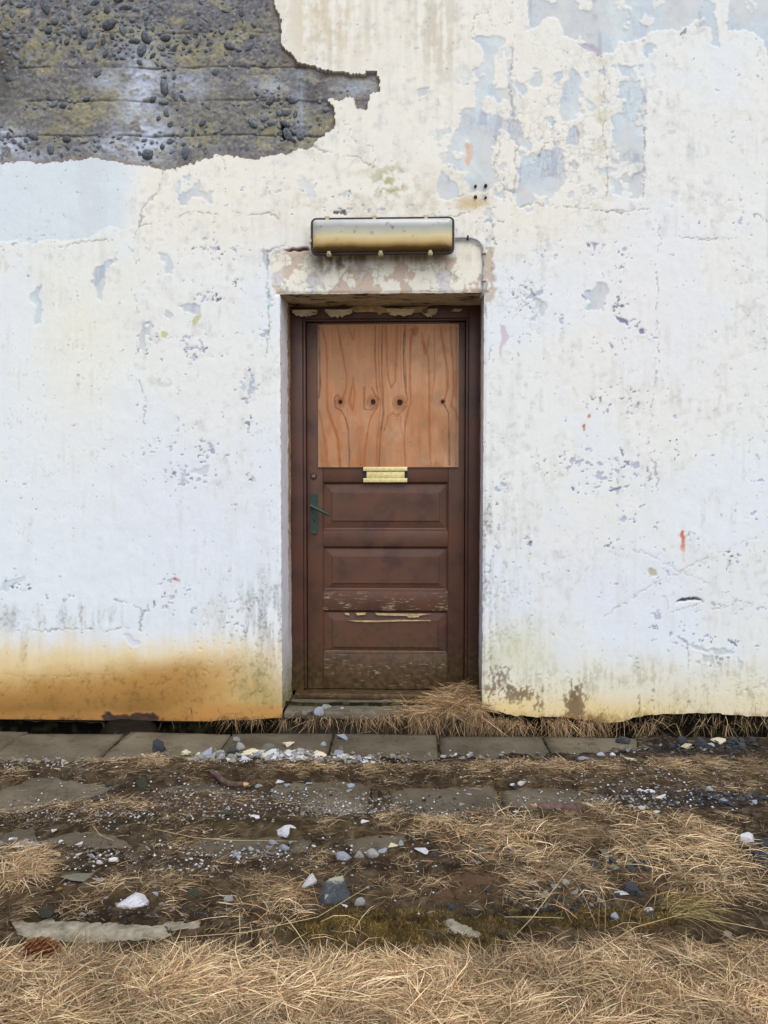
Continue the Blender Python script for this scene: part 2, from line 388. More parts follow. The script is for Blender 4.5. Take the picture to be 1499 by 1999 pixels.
# --- peeled fields showing the older blue-grey coat
PEEL = [
 cv('b', [(575, -90), (575, 120), (610, 104), (640, 62), (692, 76), (712, 132), (770, 165), (850, 218), (892, 208), (915, 160), (1000, 156), (1060, 128), (1150, 112), (1190, 90), (1270, 112), (1282, 172), (1312, 176), (1306, 60), (1270, -90)]),
 cv('b', [(1350, -90), (1345, 120), (1400, 122), (1480, 150), (1500, 260), (1800, 330), (2100, -90)]),
 cv('b', [(576, 318), (600, 268), (626, 262), (630, 300), (614, 338), (592, 336)]),
 cv('b', [(683, 275), (704, 272), (706, 305), (690, 330), (682, 310)]),
 cv('b', [(735, 262), (762, 270), (775, 320), (765, 400), (784, 412), (760, 462), (715, 474), (688, 420), (698, 350), (722, 310)]),
 cv('b', [(624, 378), (648, 372), (656, 408), (640, 424), (628, 408)]),
 cv('b', [(744, 486), (768, 480), (776, 530), (762, 560), (728, 560), (720, 525)]),
 cv('b', [(908, 245), (950, 248), (1020, 250), (1018, 300), (1012, 340), (1020, 360), (1020, 760), (960, 765), (900, 755), (925, 690), (968, 660), (960, 620), (905, 640), (888, 600), (900, 500), (890, 460), (920, 425), (965, 395), (925, 380), (925, 320), (980, 320), (995, 300), (930, 290)]),
 cv('b', [(318, 420), (372, 405), (370, 330), (385, 310), (370, 240), (360, 150), (395, 140), (440, 140), (480, 150), (478, 185), (440, 215), (432, 330), (448, 350), (498, 342), (525, 400), (530, 450), (552, 500), (552, 560), (520, 550), (470, 490), (460, 520), (440, 560), (430, 640), (470, 700), (420, 740), (330, 760), (240, 780), (205, 740), (240, 660), (262, 570), (300, 490)]),
 cv('b', [(1008, 185), (1035, 166), (1072, 178), (1074, 210), (1045, 230), (1018, 218)]),
 cv('b', [(484, 262), (505, 230), (512, 300), (520, 380), (500, 380), (497, 300)]),
 cv('b', [(545, 620), (640, 570), (720, 580), (722, 690), (700, 730), (640, 770), (560, 800), (530, 790), (525, 740)]),
 cv('b', [(146, 345), (170, 332), (190, 340), (186, 362), (160, 375)]),
 cv('c', [(918, 200), (930, 140), (985, 98), (1005, 130), (1052, 138), (1050, 180), (1085, 205), (1110, 205), (1128, 250), (1100, 270), (1075, 230), (1030, 225), (1000, 222), (975, 270), (940, 275), (925, 240)]),
 cv('c', [(470, 610), (560, 560), (625, 548), (560, 600), (545, 700), (520, 765), (498, 750), (480, 680)]),
 cv('c', [(160, 730), (190, 728), (192, 690), (214, 690), (220, 780), (206, 800), (212, 885), (176, 888), (174, 800)]),
 cv('c', [(826, 508), (850, 502), (890, 560), (892, 630), (860, 638), (845, 570)]),
 cv('c', [(718, 930), (740, 870), (752, 910), (786, 870), (800, 900), (760, 950), (752, 1060), (722, 1020)]),
 cv('c', [(860, 822), (910, 850), (900, 882), (862, 865)]), cv('c', [(940, 800), (1050, 790), (1040, 830), (960, 835)]),
 cv('c', [(1255, 1200), (1300, 1170), (1325, 1150), (1335, 1240), (1330, 1300), (1310, 1300), (1300, 1210), (1275, 1250)]),
 cv('g', [(535, 480), (580, 450), (610, 410), (660, 425), (664, 470), (636, 555), (600, 545), (545, 548), (560, 510)]),
 cv('g', [(270, 480), (310, 505), (345, 540), (320, 600), (250, 600), (290, 560)]),
 cv('i', [(635, 1030), (665, 1010), (680, 1055), (710, 1050), (708, 1090), (680, 1098), (645, 1070)]),
 cv('i', [(935, 170), (985, 175), (1060, 150), (1060, 190), (970, 195), (950, 260), (915, 262), (925, 225)]),
 cv('i', [(1150, 1015), (1212, 1010), (1210, 1045), (1165, 1055)]),
 cv('h', [(1150, 1015), (1210, 1015), (1225, 1080), (1190, 1050), (1155, 1055)]),
 cv('h', [(1330, 1020), (1350, 1020), (1380, 1090), (1360, 1122), (1345, 1090), (1348, 1058)]),
 cv('h', [(1080, 960), (1180, 985), (1300, 975), (1330, 1000), (1240, 1010), (1110, 990)]),
 cv('h', [(790, 1050), (820, 1050), (806, 1092)]),
 cv('i', [(0, 770), (60, 745), (140, 735), (140, 750), (60, 760), (40, 800), (0, 800)]),
 [(515, 492), (524, 489), (527, 530), (524, 560), (530, 600), (524, 610), (516, 560)],
]
peel = np.zeros(len(U))
for p in PEEL: peel = np.maximum(peel, pmask(p))
# flakes still holding inside the peeled fields
keepf = ss(.63, .66, fbm(U/34+3, Vv/34, 61, 5))*ss(1, 0, blueW)
peel = peel*(1-keepf*.9)
# small random peels in the upper right flaky zone and statistically beyond the frame
zone = gauss(1120, 250, 190, 190)+.8*gauss(960, 330, 90, 130)+.55*gauss(650, 370, 80, 40)+.8*gauss(640, 480, 1, 1)+.7*ss(1560, 1700, U)+.7*ss(-60, -200, U)*ss(350, 500, Vv)
peel = np.maximum(peel, ss(.665, .69, fbm(U/22, Vv/26, 65, 5)+.06*np.clip(zone, 0, 1)-.03)*np.clip(zone*1.6, 0, 1))
pc = fbm(U/60, Vv/60, 71, 4)
pcol = mixc(np.tile(lin((188, 203, 216)), (len(U), 1)), (196, 202, 207), ss(.46, .62, pc)); pcol = mixc(pcol, (198, 213, 221), ss(.42, .34, pc))
pcol = mixc(pcol, (178, 192, 204), .4*ss(.4, .7, sm))
pcol = mixc(pcol, (160, 170, 192), .6*ss(.56, .72, strk)*ss(.5, .6, mid)); pcol = mixc(pcol, (202, 196, 196), .6*ss(.72, .76, fbm(U/16, Vv/16, 75, 4)))
pk = peel[:, None]*(.70+.26*ss(.35, .6, mid))[:, None]; C = C*(1-pk)+pcol*pk; D += peel*.0022
# --- lintel band: pinkish older coat under cracked cream flakes
lint = pmask([(528, 492), (600, 486), (610, 500), (640, 520), (880, 506), (905, 478), (955, 478), (960, 540), (948, 575), (540, 575), (530, 560)], 2)
lp = ss(.535, .55, fbm(U/24, Vv/30, 81, 5)+.16*gauss(705, 545, 20, 50)+.12*gauss(605, 570, 30, 30)+.12*gauss(560, 520, 30, 14)+.10*ss(520, 498, Vv)-.05)*lint
C = mixc(C, (228, 224, 206), lint*.7)
C = C*(1-lp[:, None])+mixc(np.tile(lin((196, 182, 168)), (len(U), 1)), (204, 204, 206), ss(.5, .6, pc))*lp[:, None]; D += lp*.002
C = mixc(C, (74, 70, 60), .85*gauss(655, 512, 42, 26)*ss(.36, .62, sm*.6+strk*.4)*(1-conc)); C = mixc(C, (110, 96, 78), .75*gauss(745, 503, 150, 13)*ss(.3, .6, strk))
side = (pmask([(946, 480), (962, 480), (968, 560), (960, 590), (948, 590)], 3))*ss(.44, .50, sm)
C = mixc(C, (176, 156, 134), side*.7); D += side*.001

# --- clusters of small chips down to the grey coat
CH = [(432, 483, 62, 22, 1), (410, 575, 40, 34, .9), (380, 565, 24, 30, .6), (465, 553, 18, 18, .9), (385, 690, 40, 40, 1), (290, 660, 22, 50, 1), (485, 755, 16, 60, .9), (485, 830, 14, 24, .9), (330, 880, 60, 20, .8),
 (400, 880, 60, 26, 1.1), (370, 930, 60, 28, 1), (495, 925, 16, 24, 1), (458, 985, 10, 22, .5), (335, 1150, 30, 44, 1), (330, 1185, 40, 22, .9), (30, 1140, 30, 24, 1), (520, 1090, 22, 22, .8), (90, 1165, 60, 20, .4),
 (1015, 560, 44, 26, .9), (1035, 590, 44, 34, 1), (1095, 620, 26, 18, .6), (1165, 480, 30, 14, .9), (1215, 500, 18, 44, 1), (1160, 570, 30, 26, 1.1), (1215, 595, 22, 34, 1), (1250, 640, 26, 22, 1), (1040, 660, 50, 16, .6),
 (1280, 660, 16, 16, .9), (1190, 675, 60, 14, .6), (1180, 780, 46, 22, .9), (1240, 780, 26, 32, 1), (1245, 830, 20, 18, .9), (1170, 850, 60, 16, .5), (1130, 905, 90, 26, 1.05), (1230, 905, 50, 32, 1.15), (1160, 935, 60, 26, 1.1), (1270, 925, 18, 30, 1.1),
 (1205, 955, 34, 8, 1.2), (1120, 950, 20, 16, 1), (1240, 995, 40, 20, .8), (1220, 1010, 44, 26, .8), (1265, 1035, 20, 14, 1), (1200, 1060, 30, 16, 1), (1030, 1060, 14, 16, 1.1), (1320, 900, 12, 40, .8), (1350, 1050, 20, 22, 1), (1430, 1090, 40, 24, .7),
 (1010, 1130, 60, 60, .35), (1320, 1230, 40, 30, .9), (1400, 1260, 70, 22, 1.1), (1390, 1290, 70, 26, .9), (1440, 1350, 60, 26, .9), (1480, 1340, 30, 20, 1), (1240, 1300, 10, 20, .8), (1280, 1215, 20, 24, .9), (1110, 500, 90, 24, .5), (1330, 1120, 80, 50, .35),
 (490, 370, 70, 14, .6), (640, 375, 60, 20, .7), (960, 430, 26, 60, .9), (700, 410, 150, 10, .7), (1010, 1240, 100, 50, .35), (480, 1230, 80, 80, .6), (400, 1290, 40, 40, .6), (970, 980, 20, 40, .9), (955, 1080, 14, 120, .8),
 (1640, 800, 160, 260, .7), (-160, 900, 120, 200, .7), (520, 640, 14, 40, .6), (1470, 1005, 20, 14, .8), (1450, 430, 60, 14, .4), (640, 560, 60, 12, .5)]
dens = np.zeros(len(U))
for x, y, rx, ry, a in CH: dens = np.maximum(dens, a*gauss(x, y, rx, ry))
dens = np.maximum(dens, .05*ss(.4, .6, big))
cn = fbm(U/7.2+7, Vv/6.4, 91, 3, .55)
cn2 = fbm(U/20+7, Vv/18, 95, 3)
chip = ss(.0, .018, cn+.35*(cn2-.5)-(.855-.265*np.clip(dens, 0, 1.3)))*(1-peel)*(1-conc)
chc = mixc(np.tile(lin((142, 150, 164)), (len(U), 1)), (126, 130, 142), ss(.45, .6, fin)); chc = mixc(chc, (180, 186, 204), ss(.5, .6, cn2))
C = C*(1-chip[:, None])+chc*chip[:, None]; D += chip*.0022
for p, c, dd in [(cv('c', [(1000, 870), (1015, 850), (1050, 828), (1042, 860), (1025, 890), (1002, 900)]), (192, 192, 150), .001), (cv('c', [(838, 935), (848, 922), (872, 926), (876, 950), (860, 966), (842, 955)]), (192, 194, 148), .001),
   (cv('h', [(872, 575), (890, 558), (915, 570), (920, 592), (885, 598)]), (186, 182, 166), .003), (cv('h', [(235, 440), (245, 418), (262, 420), (255, 445)]), (120, 130, 156), .003),
   (cv('g', [(92, 620), (120, 640), (142, 690), (110, 740), (100, 800), (88, 780), (100, 700)]), (202, 190, 204), .0008), (cv('g', [(695, 580), (715, 582), (760, 610), (762, 632), (720, 612)]), (132, 130, 158), .003),
   (cv('g', [(820, 655), (840, 645), (850, 672), (828, 682)]), (132, 130, 158), .003), (cv('g', [(574, 195), (610, 200), (592, 242)]), (170, 168, 190), .002), (cv('b', [(330, 560), (352, 548), (362, 590), (350, 640), (335, 630)]), (212, 190, 176), .001),
   (cv('b', [(1168, 115), (1185, 100), (1182, 128), (1160, 132)]), (150, 148, 160), .001), (cv('b', [(768, 172), (820, 172), (862, 205), (858, 222), (800, 195)]), (176, 172, 190), .001)]:
    f = pmask(p, 1, WUf, WVf); C = mixc(C, c, f); D += f*dd

# --- bleeding rust marks
def smear(x0, y0, x1, y1, wdt, c, a=1):
    global C
    i = near(x0-20, y0-5, x1+20, y1+25); f = np.zeros(len(U)); d, t = ldist([(x0, y0), (x1, y1)], WUf[i], WVf[i])
    f[i] = a*ss(wdt, wdt*.3, d)*(1-.3*t); C = mixc(C, c, f)
smear(1332, 1040, 1333, 1072, 5.5, (196, 92, 48)); smear(1333, 1072, 1334, 1095, 4, (226, 190, 160), .7)
smear(1150, 809, 1150, 812, 4, (196, 110, 50)); smear(1139, 828, 1139, 842, 3.5, (176, 100, 44)); smear(912, 282, 916, 316, 6, (208, 182, 160), .5); smear(340, 1128, 350, 1133, 4, (186, 96, 70), .8)

# --- cracks
def crack(pts, wdt=1.6, depth=.0022, dark=.62, amp=1.0):
    global C, D
    p = np.array(pts); i = near(p[:, 0].min(), p[:, 1].min(), p[:, 0].max(), p[:, 1].max(), 12)
    d, t = ldist(pts, U[i]+W2u[i]*9*amp+W1u[i]*9*amp, Vv[i]+W2v[i]*9*amp+W1v[i]*9*amp)
    wv = wdt*.72*(.0+1.7*ss(.25, .75, fbm(U[i]/22, Vv[i]/22, 101, 3)))+.05
    f = np.zeros(len(U)); f[i] = ss(wv, wv*.25, d)*(1-conc[i]); C = mixc(C, (136, 128, 122), f*dark); D += f*depth
CR = [(cv('c', [(856, 92), (852, 130), (820, 200), (775, 245), (735, 290), (722, 350), (716, 378)]), 2.2), (cv('c', [(716, 380), (760, 365), (820, 366), (850, 335), (930, 330), (1010, 305), (1045, 312), (1140, 316), (1200, 302), (1250, 310), (1270, 328), (1330, 318), (1400, 308), (1450, 340)]), 2.2),
 (cv('c', [(0, 492), (60, 480), (110, 450), (180, 445), (220, 478), (340, 480), (420, 465), (500, 452), (560, 452), (640, 460), (690, 500), (715, 600)]), 1.7), (cv('c', [(720, 380), (705, 450), (690, 500), (700, 560)]), 1.4),
 (cv('c', [(1370, 515), (1400, 540), (1395, 640), (1402, 760), (1402, 880), (1392, 980), (1390, 1080)]), 2), (cv('c', [(1392, 512), (1440, 492), (1499, 488)]), 1.8), (cv('c', [(735, 1190), (740, 1240), (765, 1300), (745, 1380), (750, 1425)]), 2.6),
 (cv('c', [(1155, 5), (1175, 60), (1185, 100)]), 1.6), (cv('c', [(715, 610), (710, 760), (722, 850), (720, 950)]), 1.3),
 (cv('a', [(1205, 556), (1240, 578), (1310, 600), (1380, 608), (1420, 640)]), 2.6), (cv('a', [(1430, 560), (1445, 610), (1430, 650)]), 1.4), (cv('a', [(1300, 500), (1380, 545), (1420, 560)]), 1.2),
 (cv('b', [(50, 640), (100, 655), (96, 700), (90, 730), (0, 735)]), 2.0), (cv('b', [(180, 830), (300, 835), (420, 780)]), 1.6), (cv('b', [(520, 800), (600, 785), (760, 800), (880, 820), (1080, 800)]), 1.6), (cv('b', [(522, 740), (520, 640), (528, 560), (515, 470), (512, 380), (498, 330), (512, 240), (515, 120)]), 2.0),
 (cv('b', [(1022, 770), (1020, 600), (1024, 400), (1022, 300)]), 1.8), (cv('b', [(876, 760), (880, 600), (858, 530), (872, 440), (868, 250), (850, 215)]), 1.6), (cv('b', [(600, 620), (650, 545), (700, 565), (720, 590)]), 1.8), (cv('b', [(1130, 910), (1240, 922), (1360, 918)]), 1),
 (cv('b', [(440, 520), (470, 560), (440, 640), (490, 740), (520, 740)]), 1.6), (cv('b', [(360, 130), (365, 70), (420, 50), (440, 100), (520, 90)]), 1.2),
 (cv('g', [(922, 100), (935, 200), (918, 320), (920, 460), (915, 600), (920, 700), (925, 830), (905, 900), (895, 1010), (885, 1130)]), 1.3), (cv('g', [(870, 1215), (872, 1300), (905, 1370), (925, 1420), (915, 1470)]), 2.8), (cv('g', [(600, 30), (660, 42), (740, 40)]), 1.8),
 (cv('g', [(1420, 50), (1460, 60), (1500, 95)]), 3), (cv('g', [(1150, 190), (1260, 178), (1340, 176)]), 1),
 (cv('h', [(910, 70), (925, 110), (905, 160), (920, 180)]), 2.4), (cv('h', [(640, 820), (760, 740), (900, 640), (1040, 575), (1160, 515), (1330, 440), (1440, 400)]), 1.8), (cv('h', [(780, 460), (900, 500), (980, 545), (1090, 600), (1180, 640)]), 1.8), (cv('h', [(880, 600), (915, 640), (910, 700), (975, 720), (972, 840), (965, 900)]), 1.6),
 (cv('h', [(980, 805), (1090, 760), (1170, 735), (1220, 740), (1300, 765), (1180, 772)]), 1.6), (cv('h', [(1300, 765), (1340, 730), (1500, 760)]), 1.2), (cv('h', [(990, 945), (1080, 960), (1086, 1060), (1082, 1180), (1105, 1225)]), 1.6),
 (cv('i', [(575, 838), (620, 855), (670, 862), (725, 908), (755, 905), (757, 870)]), 1.6), (cv('i', [(0, 998), (120, 992), (200, 1000), (300, 998), (370, 995), (480, 994), (540, 1010), (600, 990), (660, 992)]), 2.6), (cv('i', [(722, 920), (722, 1000)]), 3.4),
 (cv('i', [(0, 1225), (200, 1240), (700, 1232), (860, 1236)]), .9)]
for k, (p, wd) in enumerate(CR):
    X_SHAPED = 1080 < p[0][0] < 1300 and 1060 < p[0][1] < 1220
    crack(p, wd*(.8 if X_SHAPED else 1), dark=.34 if X_SHAPED else .62)
crack([(955, 480), (962, 540), (956, 600)], 1.6); crack([(948, 590), (958, 640), (952, 700)], 1.4)
# crackle net over the lintel and the flaky zone
def voro_edge(x, y, seed):
    xi = np.floor(x); yi = np.floor(y); T = np.random.RandomState(seed).rand(2, 128, 128)
    d1 = np.full(x.shape, 9.); d2 = d1.copy()
    for a in (-1, 0, 1):
        for b in (-1, 0, 1):
            cx = (xi+a).astype(int) & 127; cy = (yi+b).astype(int) & 127
            d = np.hypot(xi+a+T[0, cx, cy]-x, yi+b+T[1, cx, cy]-y)
            d2 = np.minimum(d2, np.maximum(d, d1)); d1 = np.minimum(d1, d)
    return d2-d1
ck = np.clip(lint*1.0+.75*gauss(1110, 280, 170, 170)+.7*gauss(960, 460, 30, 90)+.7*gauss(1030, 585, 60, 50)+.4*gauss(700, 400, 200, 25), 0, 1)
ii = np.nonzero(ck > .12)[0]
e = voro_edge(WUf[ii]/15, WVf[ii]/17, 5)
f = np.zeros(len(U)); f[ii] = ss(.11, .03, e)*ck[ii]*ss(.40, .55, mid[ii]); f *= (1-conc)
C = mixc(C, (150, 142, 130), f*.6); D += f*.0015
# --- the lifted crescent and the rusty cavity beside the lamp
cres = pmask([(1318, 1177), (1330, 1168), (1345, 1165), (1360, 1167), (1374, 1175), (1360, 1172), (1345, 1171), (1333, 1173)], 1, WUf, WVf)
C = mixc(C, (90, 88, 96), cres); D += cres*.012
cav = pmask([(551, 488), (570, 485), (602, 484), (603, 489), (590, 491), (560, 492)], 1.2, WUf, WVf)
C = mixc(C, (92, 56, 46), cav); D += cav*.012
cav = pmask([(650, 412), (658, 407), (672, 410), (678, 420), (664, 421), (652, 419)], 1.2, WUf, WVf)*ss(.35, .5, fin); C = mixc(C, (92, 92, 106), cav); D += cav*.006

# --- lifted rims of the paint round the peeled fields
def blur(a, k):
    b = a.reshape(NZ, NX)
    for ax_ in (0, 1):
        c_ = b.copy()
        for j_ in range(1, k+1): c_ = c_+np.roll(b, j_, ax_)+np.roll(b, -j_, ax_)
        b = c_/(2*k+1)
    return b.ravel()
rim = blur(np.maximum(peel, chip*.8), 2)*(1-peel)*(1-chip); D -= .0017*rim*ss(.3, .6, mid)
# --- mould, damp and splash
f3 = fbm(U/3.0, Vv/5.0, 155, 2); str3 = fbm(U/7, Vv/55, 157, 3)
spk = .8*ss(.50, .66, f3*.55+fin*.2+sm*.25)*ss(.36, .62, mid*.4+str3*.6)+.30*ss(.4, .65, str3)
spkw = .55*ss(.44, .68, f3*.45+fin*.25+sm*.3)+.45*ss(.36, .64, str3*.6+mid*.4)
def dirt(f, c, n=spk): 
    global C
    C = mixc(C, c, f*n)
dirt(1.15*gauss(530, 1245, 46, 110), (120, 122, 118)); dirt(.6*gauss(500, 1190, 110, 60), (158, 160, 160)); dirt(.55*gauss(110, 1205, 170, 26), (120, 122, 108)); dirt(.6*gauss(30, 1210, 40, 26), (150, 150, 150), spkw)
dirt(.9*gauss(946, 1010, 16, 60)+.7*gauss(950, 1180, 18, 120), (110, 104, 92)); dirt(.55*gauss(985, 1080, 40, 120), (170, 168, 160)); dirt(.8*gauss(960, 1290, 26, 60), (96, 98, 92)); dirt(.6*gauss(1010, 1260, 60, 50), (160, 160, 140))
dirt(.55*gauss(700, 450, 300, 40)*ss(505, 425, Vv), (190, 182, 160), spkw)
dirt(.35*np.clip(gauss(620, 230, 999, 9), 0, 1)*0, (0, 0, 0))
low = ss(1220, 1290, Vv+24*(mid-.5)+24*(str3-.5))
fl = ss(600, 430, U)
C = mixc(C, (222, 206, 168), low*(.45+.55*fl)*ss(600, 540, U)); lo2 = ss(1258, 1345, Vv+30*(mid-.5)+16*(str3-.5)+16*(big-.5))
C = mixc(C, (212, 182, 122), lo2*ss(600, 430, U+50*(mid-.5)-.9*(Vv-1330)))
lo3 = ss(1300, 1362, Vv+24*(mid-.5)+.10*U); C = mixc(C, (172, 130, 72), lo3*ss(560, 330, U+60*(mid-.5)))
C = mixc(C, (138, 102, 52), ss(1345, 1392, Vv+16*(mid-.5)+.06*U)*ss(420, 230, U+60*(mid-.5))*(.6+.4*ss(.35, .6, big)))
C = mixc(C, (172, 124, 68), ss(1382, 1400, Vv+10*(mid-.5))*ss(620, 540, U)*.75)
C = mixc(C, (120, 96, 54), .35*lo3*ss(.5, .68, f3*.4+sm*.6)*ss(600, 540, U))
C = mixc(C, (210, 214, 226), pmask([(640*.3803, 850+1030*.3803), (255, 1236), (262, 1250), (272, 1246), (268, 1264), (258, 1268), (246, 1256)], 1, WUf, WVf)*.9)
C = mixc(C, (168, 150, 96), ss(1260, 1390, Vv)*ss(420, 520, U)*ss(600, 560, U)*.75); C = mixc(C, (188, 138, 78), ss(1365, 1385, Vv+8*(mid-.5))*ss(350, 400, U)*ss(600, 550, U)*.8)
C = mixc(C, (120, 118, 74), .7*gauss(505, 1330, 40, 50)*spkw)
dirt(.5*gauss(45, 1270, 26, 26), (110, 110, 76)); dirt(.3*lo2*ss(700, 500, U), (96, 66, 34), ss(.62, .7, fin*.5+sm*.5))
loR = ss(1255, 1345, Vv+30*(mid-.5))*ss(900, 945, U)
C = mixc(C, (220, 214, 188), loR*.75); C = mixc(C, (150, 152, 126), .5*loR*ss(.44, .62, f3*.3+sm*.3+str3*.4)*ss(.35, .55, mid)); C = mixc(C, (220, 198, 142), ss(1330, 1392, Vv+26*(mid-.5))*ss(900, 945, U)*(.35+.6*np.clip(gauss(1180, 1390, 130, 80)+gauss(990, 1380, 60, 60), 0, 1)))
C = mixc(C, (206, 206, 176), .6*gauss(1000, 1270, 90, 50))
for x, y, rx, ry, a in ((1122, 1385, 20, 46, 1.25), (1118, 1350, 10, 34, .7), (1010, 1355, 36, 18, 1.0), (975, 1330, 20, 40, .9), (1050, 1375, 14, 22, .8), (1245, 1375, 9, 24, .7), (1275, 1368, 7, 40, .65), (1170, 1385, 16, 18, .6), (1345, 1370, 20, 14, .5), (960, 1370, 20, 20, .7)):
    g_ = a*gauss(x, y, rx*1.5, ry*1.4); nn_ = f3*.35+fin*.25+sm*.25+str3*.15
    dirt(np.clip(.35+.5*g_, 0, .9), (112, 92, 66), ss(-.04, .12, g_*.62-.42+1.5*(nn_-.5)))
dirt(.8*ss(1384, 1400, Vv+14*(sm-.5))*ss(935, 945, U), (150, 116, 62), spkw)
dirt(.8*ss(1398, 1408, Vv+14*(sm-.5))*ss(560, 545, U), (84, 56, 30), spkw)
lump = pmask([(198, 1398), (206, 1388), (230, 1392), (262, 1388), (300, 1392), (312, 1402), (314, 1440), (198, 1440)], 2, WU, WV); C = mixc(C, (70, 54, 44), lump); D -= lump*.006; D += lump*.012*(sm-.3)
upz = ss(1250, 1200, Vv); C = mixc(C, (190, 195, 198), .27*upz*ss(.50, .68, sm*.35+mid*.4+str3*.25)*ss(.35, .6, big)*(1-conc)*(1-peel)); C = mixc(C, (168, 172, 170), .30*upz*ss(.60, .72, f3*.5+sm*.5)*ss(.45, .6, mid)*(1-conc))
# faint general mottling plus rising grime at the foot
C = C*(1+.035*(fin-.5)[:, None]+.05*(sm-.5)[:, None]+.05*(mid-.5)[:, None])

# --- concrete colour and relief
cb = fbm(U/60, Vv/34, 111, 5); cs = fbm(U/14, Vv/10, 115, 4); cf = fbm(U/5, Vv/4, 119, 3)
K = np.tile(lin((116, 116, 110)), (len(U), 1)); K = mixc(K, (128, 125, 102), ss(.46, .62, cb)*.8); K = mixc(K, (94, 96, 104), ss(.55, .40, cb)*.8)
K = mixc(K, (120, 124, 132), ss(.5, .62, cs)*.6); K = mixc(K, (70, 64, 58), ss(.56, .68, cs*.5+cf*.5)*.75); K = mixc(K, (154, 150, 132), ss(.44, .36, cs*.5+cf*.5)*.5)
for x, y, rx, ry, a in ((272, 170, 36, 70, .9), (280, 270, 50, 40, .95), (12, 275, 30, 30, .9), (370, 165, 40, 26, .5), (235, 285, 50, 22, .6), (530, 165, 40, 14, .5), (200, 155, 26, 16, .5), (585, 190, 8, 60, .6), (640, 135, 60, 7, .5), (690, 165, 50, 24, .45), (60, 300, 40, 10, .5)):
    K = mixc(K, (172, 182, 200), a*1.15*gauss(x, y, rx*1.1, ry*1.1)*ss(.30, .52, cs*.6+cb*.4))
K = mixc(K, (136, 133, 108), .35*gauss(120, 205, 110, 45)*ss(.3, .6, cs)); K = mixc(K, (136, 134, 108), .35*gauss(420, 215, 90, 40)*ss(.3, .6, cs)); K = mixc(K, (66, 62, 58), .7*gauss(0, 120, 36, 80)); K = mixc(K, (78, 74, 72), .6*gauss(620, 160, 50, 50)*ss(.3, .6, cs))
K = mixc(K, (126, 112, 108), .5*ss(-12, -2, cd))
K = K*1.22; KD = .022+.006*(cb-.5)+.009*(cs-.5)+.006*(cf-.5)
for y, a in ((128, 1), (194, .8), (262, 1), (330, .6), (60, .5), (-10, 1), (-80, 1)):
    yy = y+10*(fbm(U/70, Vv*0, 131, 3)-.5); g = ss(2.6, .6, abs(Vv-yy))*ss(.3, .5, fbm(U/60, Vv/60, 133, 2))
    K = mixc(K, (66, 60, 52), g*.75*a); KD += g*.006*a-.003*ss(yy, yy+30, Vv)*ss(yy+66, yy+30, Vv)*a
void = pmask([(548, 236), (560, 240), (566, 262), (552, 268), (544, 252)], 2); K = mixc(K, (20, 20, 22), void); KD += void*.02
ridge = ss(4, 1, abs(U-585-3*(mid-.5)*4))*ss(120, 150, Vv)*ss(290, 250, Vv); KD -= ridge*.006
C[conc] = K[conc]; D[conc] = KD[conc]
# broken thickness of the plaster is greyish
ed = ss(-5, 0, cd)*conc; C = mixc(C, (128, 118, 108), ed*.7)

# --- bottom edge of the plaster
bxs = [-900, 0, 60, 130, 198, 204, 308, 314, 400, 470, 520, 552, 940, 960, 1000, 1050, 1100, 1160, 1190, 1215, 1260, 1330, 1400, 1440, 1499, 2400]
bys = [1404, 1404, 1409, 1410, 1412, 1432, 1430, 1410, 1408, 1405, 1403, 1400, 1384, 1388, 1396, 1400, 1400, 1408, 1412, 1408, 1396, 1393, 1393, 1396, 1400, 1404]
vb = np.interp(U, bxs, bys)+5*(fbm(U/13, U*0, 141, 3)-.5)
d1 = at(750, 1300)[2]; d2 = at(750, 1400)[2]; perpx = (d1-d2)/100
Zb = Z+(Vv-vb)*perpx          # height of the edge under each vertex
below = Vv > vb
# --- faces
idx = np.arange(NZ*NX).reshape(NZ, NX)
q = np.stack([idx[:-1, :-1], idx[:-1, 1:], idx[1:, 1:], idx[1:, :-1]], -1).reshape(-1, 4)
xc = X[q].mean(1); zc = Z[q].mean(1)
keep = ~((xc > OPX0) & (xc < OPX1) & (zc < OPZ)) & ~(below[q].all(1))
Zm = np.where(below, Zb, Z)
# arris of the opening: slightly rounded and uneven
dl = np.where(Z < OPZ, np.minimum(abs(X-OPX0), abs(X-OPX1)), 9); dt = np.where((X > OPX0-.02) & (X < OPX1+.02), abs(Z-OPZ), 9)
de = np.minimum(dl, dt); D += .006*ss(.014, 0, de)*(.4+1.2*fbm(X*30, Z*30, 151, 2)); 
jag = ss(.006, 0, de)*.006*(fbm(X*40+Z*40, Z*40, 153, 3)-.5); Xm = X+np.where(dl < dt, jag, 0); Zm = Zm+np.where(dt <= dl, jag, 0)
VW = np.stack([Xm, D, Zm], -1)
q = q[keep]; isC = conc[q].any(1)
def sub(qs):
    u, inv = np.unique(qs.ravel(), return_inverse=True); return VW[u], inv.reshape(-1, 4), C[u]
v_, f_, c_ = sub(q[~isC]); plaster = mk('plaster_coat', v_, f_, M['plaster'], building, True, c_)
v_, f_, c_ = sub(q[isC]); bare = mk('bare_concrete', v_, f_, M['concrete'], building, True, c_)
tag(bare, 'bare concrete with rounded stones where the plaster has fallen off')
